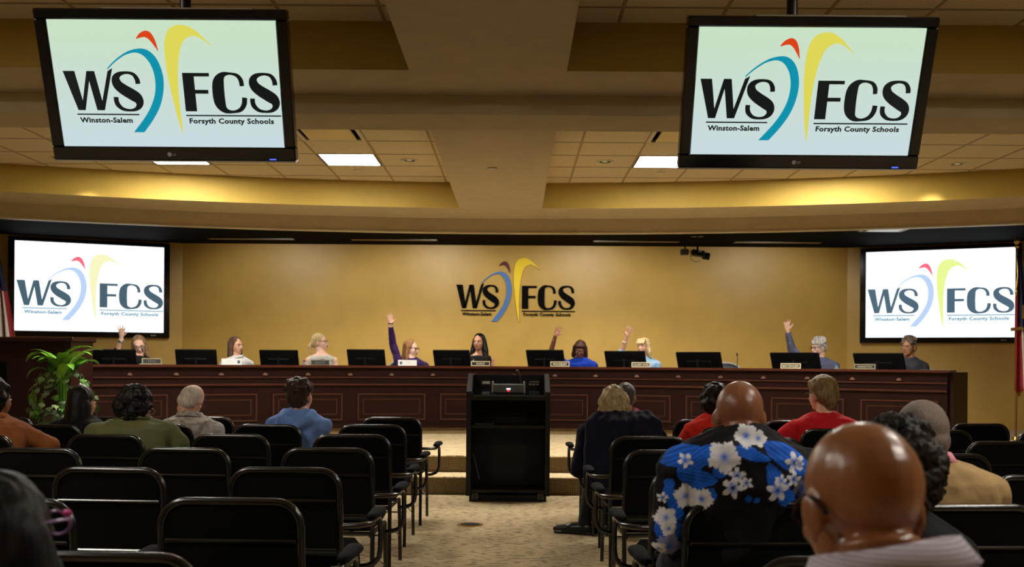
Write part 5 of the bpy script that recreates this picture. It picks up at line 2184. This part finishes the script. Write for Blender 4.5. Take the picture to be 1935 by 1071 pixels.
# 1 black cardigan, arm raised in front of the wall screen
r = board('woman in black cardigan with raised hand, long light brown hair, leftmost at desk', 263, 652, R(-160), hpitch=-.30, hroll=.15,
          body_px=262, skin=SK_P, hair='long', hair_m=hair_mat('ash_brown_hair', (122, 92, 62), (168, 138, 100)), top_m=BLACK_C, sleeve=(1.0, .55), hs=1.0,
          arms={1: HA((222, 664), (229.5, 637.5), (230, 610), thumb=1)}, voxel=.0075, bw=.92, hand_spread=(7, 13), pants_m=SLACK, chair_label='grey mesh office chair under woman in black cardigan',
          hair_amp=.004)
glasses(r[0], r[1], 1.0, LG)
bracelet(r[0], DP(229, 642, HEAD_DR - .09), (0, 0, 1), .031, PEARL)
bracelet(r[0], DP(228.6, 645, HEAD_DR - .08), (0.1, 0, 1), .033, SILVER)
# white blouse panel of the open cardigan
mbw = MB()
mbw.rings([(r[2] + Vector((0, .095, -.32)), .05, .03, (1, 0, 0), (0, 1, 0)), (r[2] + Vector((0, .10, -.18)), .05, .03, (1, 0, 0), (0, 1, 0)), (r[2] + Vector((0, .07, -.07)), .035, .03, (1, 0, 0), (0, 1, 0))], 14)
mbw.build('white_blouse', WHITE_C, r[0], 50)

# 2 white shirt
r = board('woman in white shirt with shoulder length brown hair looking to the right', 446, 653, R(-122), body_px=447,
          skin=SK_L, hair='shoulder', hair_m=hair_mat('medium_brown_hair', (70, 52, 38), (112, 84, 60)), top_m=WHITE_C, voxel=.0095, bw=.98, pants_m=SLACK,
          chair_label='grey mesh office chair under woman in white shirt', hair_amp=.005, byaw=R(12), collar=(WHITE_C, .03, .01), hpitch=.02)
# 3 ponytail
r = board('blonde woman with ponytail in sleeveless cream top, head in profile', 605, 646, R(-98), body_px=603,
          skin=SK_P, hair='pony', hair_m=hair_mat('blonde_hair', (176, 148, 100), (214, 190, 142)), top_m=CREAM_C, sleeveless=True, neckline=.96, voxel=.0085, bw=.98, pants_m=SLACK,
          chair_label='grey mesh office chair under blonde woman with ponytail', hair_amp=.003, hpitch=.03)
glasses(r[0], r[1], 1.0, mat('gold_rim_glasses', (150, 110, 70), rough=.3))
necklace(r[0], r[2], .062, mat('gold_chain', (150, 110, 60), rough=.3, metal=.6))
# 4 purple sweater
r = board('woman in purple sweater with long reddish hair and straight raised arm', 777, 658, R(-112), body_px=773, hpitch=-.10,
          skin=SK_P, hair='long', hair_m=hair_mat('strawberry_brown_hair', (112, 76, 48), (170, 124, 82)), top_m=PURPLE_C, voxel=.0075, bw=1.0, pants_m=SLACK,
          arms={1: HA((742, 650), (738, 613.5), (736.5, 588.5), thumb=1)}, sleeve=(1.0, .93), hand_spread=(7, 6), chair=True,
          chair_label='grey mesh office chair behind woman in purple sweater', hair_amp=.005, chair_turn=R(16))
glasses(r[0], r[1], 1.0, LG)
bracelet(r[0], DP(738, 611.5, HEAD_DR - .10), (0, 0, 1), .029, mat('dark_band', (70, 50, 56), rough=.6), tube=.008)
# 5 long black hair
r = board('woman with long straight black hair in sleeveless black top, looking left', 905, 646, R(160), body_px=908,
          skin=SK_T, hair='full', hair_m=hair_mat('sleek_black_hair', (10, 9, 10), (26, 22, 22), .3), top_m=BLACK_C, sleeveless=True, neckline=.96, voxel=.0085, bw=.95, pants_m=SLACK,
          chair_label='grey mesh office chair under woman with long black hair', hair_amp=.003, byaw=R(-6))
MB().tube([r[2] + Vector(p) for p in ((.07, .05, -.02), (.075, .115, -.12), (.06, .135, -.26))], .004, 6).build('cord', PEARL, r[0], 60)
# 6 royal blue dress
r = board('woman in royal blue dress with dark bobbed hair, looking down, hand raised', 1096, 660, R(172), hpitch=-.42, hroll=-.08, body_px=1092,
          skin=SK_B, hair='bob', hair_m=hair_mat('dark_auburn_hair', (34, 20, 16), (84, 50, 36), .55), top_m=BLUE_C, palm_m=skin_mat('light_palm_skin', (206, 150, 128)), voxel=.0075, bw=1.08, nk=.125, pants_m=SLACK, eye_down=True,
          arms={1: HA((1040, 668), (1049.5, 634.5), (1058, 616), palm=(.2, -1, .1), thumb=1)}, sleeve=(1.0, .40), hand_spread=(7, 12),
          chair_label='grey mesh office chair under woman in royal blue dress', hair_amp=.003, lips=(110, 56, 54))
necklace(r[0], r[2], .070, PEARL, .06, .006)
bracelet(r[0], DP(1046.5, 643, HEAD_DR - .07), (.25, 0, 1), .033, SILVER, tube=.004)
# 7 light blue jacket
r = board('blonde woman with bangs in light blue jacket, hand raised, face to the left', 1216, 655, R(140), body_px=1221,
          skin=SK_L, hair='blonde_bangs', hair_m=hair_mat('golden_blonde_hair', (176, 144, 92), (232, 206, 156)), top_m=LBLUE_C, voxel=.0075, bw=1.0, pants_m=SLACK,
          arms={1: HA((1175, 664), (1184.5, 636), (1192, 613), palm=(.1, -1, .05), thumb=-1)}, sleeve=(1.0, .58), hand_spread=(7, 7),
          chair_label='grey mesh office chair under blonde woman in light blue jacket', hair_amp=.006)
bracelet(r[0], DP(1180.5, 647, HEAD_DR - .06), (.3, 0, 1), .036, PEARL, tube=.007)
# 9 striped sweater
r = board('grey haired woman in navy striped sweater with glasses and raised hand', 1547, 656, R(112), body_px=1552, hpitch=-.12,
          skin=SK_P, hair='short_tousled', hair_m=hair_mat('silver_grey_hair', (150, 146, 142), (214, 210, 204)), top_m=STRIPE_C, voxel=.0075, bw=1.08, pants_m=SLACK,
          arms={1: HA((1496, 660), (1488.5, 625), (1486, 601), palm=(0, -1, .15), thumb=1)}, sleeve=(1.0, .94), hand_spread=(7, 10),
          chair_label='grey mesh office chair under grey haired woman in striped sweater', hair_amp=.007)
glasses(r[0], r[1], 1.0, LG)
# 10 grey blazer
r = board('woman in charcoal blazer with short brown grey hair, face to the left', 1717, 655, R(130), body_px=1722,
          skin=SK_T, hair='short_tousled', hair_m=hair_mat('brown_grey_hair', (70, 56, 46), (132, 116, 98)), top_m=GREY_C, voxel=.0085, bw=1.0, pants_m=SLACK,
          chair_label='grey mesh office chair under woman in charcoal blazer', hair_amp=.006, hpitch=-.05, collar=(GREY_C, .02, .02))
glasses(r[0], r[1], 1.0, mat('gold_rim_glasses', (150, 110, 70)))
necklace(r[0], r[2], .066, PEARL)
# the empty seat
b = DP(1374, 690, HEAD_DR + .0)
office_chair((b.x, b.y, ZP), PI + R(8) - math.atan2(b.x, b.y - DY), 'empty grey mesh office chair right of the blonde woman in light blue')

# ------------------------------------------------------------------ audience
def seat_of(blk, k, c):
    x, y = CHAIR_POS[(blk, k, c)]
    return x, y


def aud(label, blk, k, c, hx, hy_, hd, hyaw, dx=0.0, dy=.19, **kw):
    x, y = seat_of(blk, k, c)
    h = world_pt(hx, hy_, hd)
    byaw = kw.pop('byaw', 0.0)
    kw.setdefault('voxel', .011)
    kw.setdefault('nk', .10)
    kw.setdefault('face', True)
    return person(label, (x + dx, y + dy, 0), byaw, h, hyaw, **kw)


BRN_CURL = hair_mat('black_brown_curls', (14, 11, 10), (38, 28, 24), .5)
RUST = cloth('rust_jacket_cloth', (130, 74, 36), .15)
OLIVE = cloth('olive_jacket_cloth', (96, 98, 62), .12)
NAVY_C = cloth('navy_blazer_cloth', (20, 21, 38), .15, rough=.9)
MAROON = cloth('maroon_print_cloth', (110, 28, 38), .35, bump=.2)
RED1 = cloth('orange_red_top_cloth', (206, 42, 28), .08)
RED2 = cloth('crimson_tee_cloth', (198, 30, 36), .06)
TANJ = cloth('tan_jacket_cloth', (162, 134, 92), .10, bump=.3)
BLACKT = cloth('black_cotton_cloth', (17, 18, 21), .2)
HOOD = cloth('blue_hoodie_fleece', (116, 152, 222), .10)
CAMO = blotch_mat('grey_camouflage_cloth', [(120, 110, 104), (160, 152, 146), (196, 190, 184), (140, 126, 116)], 9)

aud('person with curly dark hair in rust brown jacket, partly cut by the left edge', 'left', 2, 3, -8, 755, 6.42, R(-14), dx=.03,
    skin=SK_D, hair='curly', hair_m=BRN_CURL, top_m=RUST, pants_m=JEANS, bw=1.12, bd=1.08, hs=1.02, hair_vox=.011, collar=(RUST, .035, .012),
    arms={1: dict(elbow=world_pt(96, 842, 6.42), wrist=world_pt(70, 880, 6.72), tip=world_pt(40, 890, 6.85), palm=(0, 0, -1), thumb=-1)})
aud('person with long straight black hair in dark top, in front of the plant', 'left', 1, 3, 157, 760, 7.30, R(-14),
    skin=SK_T, hair='longback', hair_m=hair_mat('straight_black_hair', (14, 12, 12), (34, 28, 27)), top_m=BLACKT, pants_m=JEANS, hair_amp=.003, bw=.98)
r = aud('person with thick dark curly hair in olive green jacket', 'left', 2, 2, 258, 773, 6.45, R(-16), dx=.10, nk=.055, hpitch=-.15,
        skin=SK_D, hair='afro', hair_m=BRN_CURL, top_m=OLIVE, pants_m=JEANS, bw=1.30, bd=1.25, hs=.98, hair_vox=.009, hair_amp=.010, hair_scale=62, hair_zsq=1.0, collar=(OLIVE, .035, .012),
        arms={1: dict(elbow=world_pt(338, 838, 6.42), wrist=world_pt(318, 870, 6.75), tip=world_pt(290, 880, 6.9), palm=(0, 0, -1), thumb=-1)})
glasses(r[0], r[1], 1.05, mat('clear_pale_glasses', (190, 190, 190), rough=.3))
r = aud('white haired man in grey camouflage shirt, head tilted to the right', 'left', 1, 2, 362, 757, 7.38, R(-14), dx=.09, hroll=R(22), hpitch=-.35, nk=.105,
        skin=SK_L, hair='thin', hair_m=hair_mat('thin_white_hair', (196, 178, 158), (226, 216, 204), .6), top_m=CAMO, pants_m=KHAKI, bw=1.08, hs=1.0, hair_amp=.001,
        collar=(CAMO, .04, .012), arms={1: dict(elbow=world_pt(404, 822, 7.38), wrist=world_pt(396, 850, 7.6), tip=world_pt(380, 860, 7.75), palm=(0, 0, -1), thumb=-1)})
glasses(r[0], r[1], 1.0, LG)
r = aud('person with tousled brown hair in bright blue hoodie', 'left', 1, 1, 568, 749, 7.36, R(-14), dx=.14,
        skin=SK_L, hair='short_tousled', hair_m=hair_mat('dark_brown_tousled_hair', (40, 30, 23), (78, 60, 44)), top_m=HOOD, pants_m=JEANS, bw=1.02, hair_amp=.012, hair_scale=30, hair_shift=(0, -.005, -.006),
        hs=1.02, arms={1: dict(elbow=world_pt(600, 838, 7.36), wrist=world_pt(585, 868, 7.6), tip=world_pt(570, 876, 7.75), palm=(0, 0, -1), thumb=-1)},
        extra_top=lambda mb, nb, sj, Mh: [mb.cone(nb + Vector((s * .10, -.03, -.02)), nb + Vector((s * .085, -.115, -.055)), .040, .042, 12) for s in (-1, 1)] +
        [mb.cone(nb + Vector((-.085, -.115, -.06)), nb + Vector((.0, -.150, -.105)), .042, .045, 12), mb.cone(nb + Vector((.085, -.115, -.06)), nb + Vector((.0, -.150, -.105)), .042, .045, 12)])

# foreground left: dark long hair, pink rimmed glasses
r = aud('person with long dark hair and pink rimmed glasses, nearest at lower left', 'left', 7, 0, -14, 1036, 1.66, R(-16), dx=.04, dy=.20,
        skin=SK_D, hair='veil', hair_m=hair_mat('near_black_brown_hair', (12, 10, 10), (34, 26, 24), .5), top_m=BLACKT, pants_m=JEANS, hair_amp=.005, hair_vox=.008, hs=1.03, bw=.95, voxel=.009)
gl = glasses(r[0], r[1] @ Matrix.Translation((-.004, .004, .032)), 1.08, mat('violet_rim_glasses', (126, 84, 150), rough=.25), w=1.05)
MB().ell((0, 0, 0), (.010, .004, .006), M=r[1] @ Matrix.Translation((.066, .096, .048)), seg=10, rings=6).build('pink_glasses_tip', mat('pink_rim', (236, 70, 160), rough=.3), r[0], 60)

# right block
r = aud('grey haired man in maroon patterned shirt in the front row', 'right', 0, 0, 1182, 751, 8.36, R(-10), dx=.06, dy=.22,
        skin=SK_D, hair='short', hair_m=hair_mat('iron_grey_hair', (52, 50, 48), (104, 100, 96)), top_m=MAROON, pants_m=SLACK, bw=1.16, bd=1.1, hair_amp=.003,
        arms={-1: dict(elbow=world_pt(1108, 828, 8.34), wrist=world_pt(1130, 842, 8.62), tip=world_pt(1150, 850, 8.75), palm=(0, 0, -1), thumb=1)})
x0, y0 = seat_of('right', 1, 0)


def blazer_drape(mb, nb, sj, Mh):
    # the blazer hangs outside the chair's back
    lx = x0 - GX
    ly = y0 - GY
    for i in range(7):
        x = lx - .31 + i * .078
        mb.cone((x, ly - .045, .88), (x - .012, ly - .055, .46), .046, .044, 10)
        mb.cone((x, ly - .045, .88), (x * .75, ly + .06, .93), .046, .05, 10)


GX, GY = x0 - .05, y0 + .20
r = aud('blonde woman with wavy hair in navy blazer draped over her chair by the aisle', 'right', 1, 0, 1158, 763, 7.40, R(12), dx=-.05, dy=.20,
        skin=SK_L, hair='wavy', hair_m=hair_mat('honey_blonde_hair', (130, 108, 72), (190, 166, 120)), top_m=NAVY_C, pants_m=SLACK, shoe_m=SHOE, bw=1.16, hair_amp=.014, hair_scale=34, hs=1.08,
        extra_top=blazer_drape, hroll=-.10, hair_zsq=.6,
        leg_pose={-1: dict(knee=(-.18, .40, .52), ankle=(-.26, .34, .085), toe=(-.50, .42, .04)), 1: dict(knee=(-.08, .46, .55), ankle=(-.12, .34, .09), toe=(-.30, .44, .04))})
MB().tube([r[2] + Vector(p) for p in ((.05, -.10, -.02), (.06, -.145, -.07), (.085, -.150, -.09), (.075, -.13, -.03))], .003, 6).build('hanger_loop', mat('dark_loop', (50, 52, 70), rough=.7), r[0], 60)
aud('person with dark curly hair in orange red top', 'right', 1, 1, 1351, 759, 7.36, R(-8), dx=-.12,
    skin=SK_B, hair='curly', hair_m=BRN_CURL, top_m=RED1, pants_m=SLACK, bw=1.02, hair_vox=.010, hair_amp=.006,
    arms={-1: dict(elbow=world_pt(1291, 838, 7.36), wrist=world_pt(1310, 866, 7.6), tip=world_pt(1325, 872, 7.75), palm=(0, 0, -1), thumb=1)})
r = aud('person with short sandy hair and glasses in crimson t-shirt', 'right', 1, 2, 1554, 745, 7.36, R(24), dx=-.02, nk=.125,
        skin=SK_L, hair='boyish', hair_m=hair_mat('sandy_blonde_hair', (92, 74, 46), (150, 122, 80)), top_m=RED2, pants_m=JEANS, bw=1.12, sleeve=(.42, .42), hair_amp=.004, hs=1.08,
        arms={-1: dict(elbow=world_pt(1480, 826, 7.38), wrist=world_pt(1500, 852, 7.65), tip=world_pt(1515, 856, 7.8), palm=(0, 0, -1), thumb=1)})
glasses(r[0], r[1], 1.08, LG)
# bald man, floral shirt
def neck_rolls(mb, Mh, nb, hs):
    for (z, rx, ry, r0) in ((-.034, .056, .076, .012), (-.058, .058, .074, .013), (-.082, .060, .072, .013)):
        pts = [Mh @ (Vector((rx * math.cos(a), -.020 + ry * math.sin(a), z)) * hs) for a in [PI * 1.08 + PI * .84 * k / 12 for k in range(13)]]
        mb.tube(pts, [r0 * hs * (.45 + .55 * math.sin(PI * k / 12)) for k in range(13)], 10)


FLORAL = attr_mat('floral_printed_cloth', .75)
r = aud('bald man in black shirt with blue and white floral print', 'right', 5, 0, 1396, 786, 3.46, R(0), dx=-.07, dy=.19, nk=.046, slv=1.12,
        skin=SK_BK, top_m=FLORAL, pants_m=JEANS, bw=1.20, bd=1.25, hs=1.03, voxel=.0065, top_vox=.0046, sleeve=(.56, .56), extra_skin=neck_rolls, neck_r=.068,
        collar=None, face=True, head_kw=dict(jaw=1.1), shoulder_drop=.135, hpitch=-.10,
        arms={-1: dict(elbow=world_pt(1262, 1012, 3.44), wrist=world_pt(1290, 1068, 3.72), tip=world_pt(1330, 1075, 3.86), palm=(0, 0, -1), thumb=1),
              1: dict(elbow=world_pt(1532, 1005, 3.44), wrist=world_pt(1510, 1050, 3.72), tip=world_pt(1480, 1065, 3.86), palm=(0, 0, -1), thumb=-1)},
        extra_top=lambda mb, nb, sj, Mh: [mb.tube([nb + Vector((.074 * math.cos(a), .006 + .074 * math.sin(a), -.012 + .022 * (-math.sin(a)))) for a in [2 * PI * k / 20 for k in range(20)]], .021, 8, closed=True)])
top = [c for c in r[0].children if c.name.startswith('top')][0]


def floral(me, t, sj):
    """print: flowers and leaves laid out on the cloth in (across, up) metres seen from behind"""
    n = len(me.vertices)
    co = np.zeros(n * 3)
    me.vertices.foreach_get('co', co)
    co = co.reshape(-1, 3)
    S = 3.8125
    dd = 3.36

    def cm(cx, cy):
        p = world_pt(1240 + cx / S, 790 + cy / S, dd)
        return np.array((p.x - t.location.x, p.z - t.location.z))
    sc = dd / F_PX / S
    X = co[:, 0].copy()
    Z = co[:, 2].copy()
    # the cloth runs over the shoulder to the front: mirror the print there with an offset
    front = co[:, 1] > .02
    X = np.where(front, X + .11, X)
    Z = np.where(front, Z - .07, Z)
    P = np.stack((X, Z), 1)
    base = np.array(lin((17, 16, 22)))
    blue = np.array(lin((30, 104, 226)))
    dblue = np.array(lin((10, 36, 120)))
    white = np.array(lin((232, 232, 238)))
    lilac = np.array(lin((110, 118, 160)))
    col = np.tile(base, (n, 1))
    rs = np.random.RandomState(3)

    def blend(mask, c):
        m = np.clip(mask, 0, 1)[:, None]
        return col * (1 - m) + c * m
    leaves = [((40, 330), (330, 210), 70), ((150, 410), (310, 280), 80), ((760, 190), (900, 260), 60), ((930, 230), (1090, 420), 70), ((100, 660), (170, 560), 60), ((150, 395), (440, 175), 62), ((500, 212), (705, 222), 34), ((520, 215), (800, 292), 40), ((755, 165), (1090, 380), 84), ((778, 308), (905, 600), 66), ((850, 560), (1015, 585), 66),
              ((145, 410), (425, 442), 64), ((235, 545), (330, 470), 56), ((385, 400), (485, 335), 52), ((350, 545), (420, 540), 52), ((125, 720), (185, 650), 80), ((105, 480), (75, 575), 40), ((635, 540), (650, 600), 24), ((690, 560), (715, 600), 24),
              ((310, 300), (370, 270), 46), ((90, 860), (190, 760), 80), ((30, 880), (60, 700), 50), ((120, 440), (70, 500), 40), ((860, 430), (930, 560), 50), ((40, 1010), (160, 900), 70)]
    for (a, b, w_) in leaves:
        A_, B_ = cm(*a), cm(*b)
        d = B_ - A_
        Ln = np.linalg.norm(d)
        d /= Ln
        nn = np.array((-d[1], d[0]))
        u = (P - A_) @ d / Ln
        v = (P - A_) @ nn
        wd = w_ * sc * .85 * np.power(np.clip(np.sin(np.pi * np.clip(u, 0, 1)), 0, 1), .75) * 1.15
        mask = ((np.abs(v) < wd) & (u > 0) & (u < 1)).astype(float)
        vein = .5 + .5 * np.sin(v / (w_ * sc) * 16 + u * 3)
        c = blue[None, :] * (.62 + .6 * vein[:, None]) * (.8 + .3 * u[:, None])
        m = mask[:, None]
        col[:] = col * (1 - m) + np.clip(c, 0, 1) * m
    hib = [(465, 270, 122, .2, white), (635, 120, 92, .5, white), (720, 140, 66, .1, white), (215, 560, 96, .8, white), (318, 575, 84, .2, white), (75, 720, 84, .4, white), (95, 800, 60, .9, white), (100, 930, 100, .0, lilac * 1.6), (1055, 505, 82, .3, lilac), (30, 960, 60, .3, white)]
    for (cx, cy, rr, ph, cc) in hib:
        c0 = cm(cx, cy)
        d = P - c0
        rad = np.hypot(d[:, 0], d[:, 1])
        an = np.arctan2(d[:, 1], d[:, 0])
        edge = rr * sc * (.87 + .10 * np.cos(5 * (an + ph)) + .05 * np.sin(17 * an + ph * 9) + .03 * np.sin(31 * an))
        mask = (rad < edge).astype(float)
        core = np.exp(-(rad / (rr * sc * .26)) ** 2) * .95 + .25 * np.exp(-((np.cos(2.5 * (an + ph))) / .16) ** 2) * (rad < edge * .85)
        core = np.clip(core, 0, 1)[:, None]
        c = cc[None, :] * (1 - core) + blue[None, :] * core
        m = mask[:, None]
        col[:] = col * (1 - m) + np.clip(c, 0, 1) * m
    plum = [(555, 400, 64, .3), (525, 487, 80, .0), (622, 452, 48, .7), (848, 508, 88, .35), (872, 440, 46, .1), (980, 312, 78, .5), (972, 432, 60, .2), (205, 300, 54, .9), (50, 575, 40, .2), (1020, 330, 40, .2)]
    for (cx, cy, rr, ph) in plum:
        c0 = cm(cx, cy)
        for k in range(5):
            a = ph + 2 * np.pi * k / 5
            ax = np.array((np.cos(a), np.sin(a)))
            nn = np.array((-ax[1], ax[0]))
            u = (P - c0) @ ax / (rr * sc)
            v = (P - c0) @ nn / (rr * sc)
            e = ((u - .58) / .44) ** 2 + (v / .27) ** 2
            m = (e < 1).astype(float)[:, None]
            core = np.clip(1.15 - u * 1.9, 0, 1)[:, None]
            c = white[None, :] * (1 - core) + blue[None, :] * core
            col[:] = col * (1 - m) + np.clip(c, 0, 1) * m
    at = me.attributes.new('print', 'FLOAT_COLOR', 'POINT')
    rgba = np.ones((n, 4), dtype=np.float32)
    rgba[:, :3] = col
    at.data.foreach_set('color', rgba.ravel())


floral(top.data, r[0], r[3])

# tan jacket, grey cropped hair
r = aud('man with cropped grey hair in tan jacket with pink collar', 'right', 5, 1, 1738, 824, 3.52, R(8), dx=-.01, dy=.19,
        skin=SK_D, hair='buzz', hair_m=mat('cropped_grey_hair', (116, 100, 90), rough=.5, spec=.5, noise_amt=.45, noise_scale=260, bump=.5, bump_scale=600), top_m=TANJ, pants_m=SLACK, bw=1.22, bd=1.2, hs=1.06,
        hair_amp=.001, voxel=.008, neck_r=.064, hair_vox=.007, shoulder_drop=.115, hpitch=-.2, nk=.075,
        collar=(cloth('pink_shirt_collar', (214, 140, 156), .05), .04, .006))
# dark curls, black top
r = aud('person with big dark curly hair in black top, behind bald man in white shirt', 'right', 6, 0, 1694, 890, 2.62, R(-14), dx=.11, dy=.19,
        skin=SK_B, hair='afro', hair_m=hair_mat('dark_curls_near', (16, 12, 10), (46, 34, 27), .6), top_m=BLACKT, pants_m=SLACK, bw=.88, hs=.93, voxel=.008, hair_vox=.006, hair_amp=.009, hair_scale=85, hair_zsq=1.0, shoulder_drop=.11, nk=.12)
# foreground bald man, white striped shirt
def nape(mb, Mh, nb, hs):
    for (z, rx, ry, r0) in ((-.060, .058, .064, .011), (-.088, .062, .062, .012)):
        pts = [Mh @ (Vector((rx * math.cos(a), -.018 + ry * math.sin(a), z)) * hs) for a in [PI * 1.08 + PI * .84 * k / 12 for k in range(13)]]
        mb.tube(pts, [r0 * hs * (.45 + .55 * math.sin(PI * k / 12)) for k in range(13)], 10)


WSTRIPE = stripe_mat('white_striped_shirt', (206, 200, 210), (168, 160, 176), 'Z', 48, width=.5, soft=.25)
WSTRIPE_B = stripe_mat('white_striped_shirt_body', (206, 200, 212), (184, 176, 192), 'X', 60, width=.5, soft=.3)
r = aud('bald man in white striped shirt with dark glasses, nearest at lower right', 'right', 7, 0, 1626, 953, 1.555, R(11), dx=.09, dy=.16, nbx=.030, cr=1.2,
        skin=SK_N, top_m=WSTRIPE_B, pants_m=SLACK, bw=1.18, bd=1.15, hs=1.07, voxel=.0055, top_vox=.009, extra_skin=nape, neck_r=.060, collar=(WSTRIPE, .044, .010),
        head_kw=dict(jaw=1.2, width=1.02), hpitch=-.26, shoulder_drop=.12, nk=.078)
glasses(r[0], r[1], 1.07, mat('dark_red_glasses', (36, 10, 10), rough=.7, spec=.15), w=.93, th=1.5)
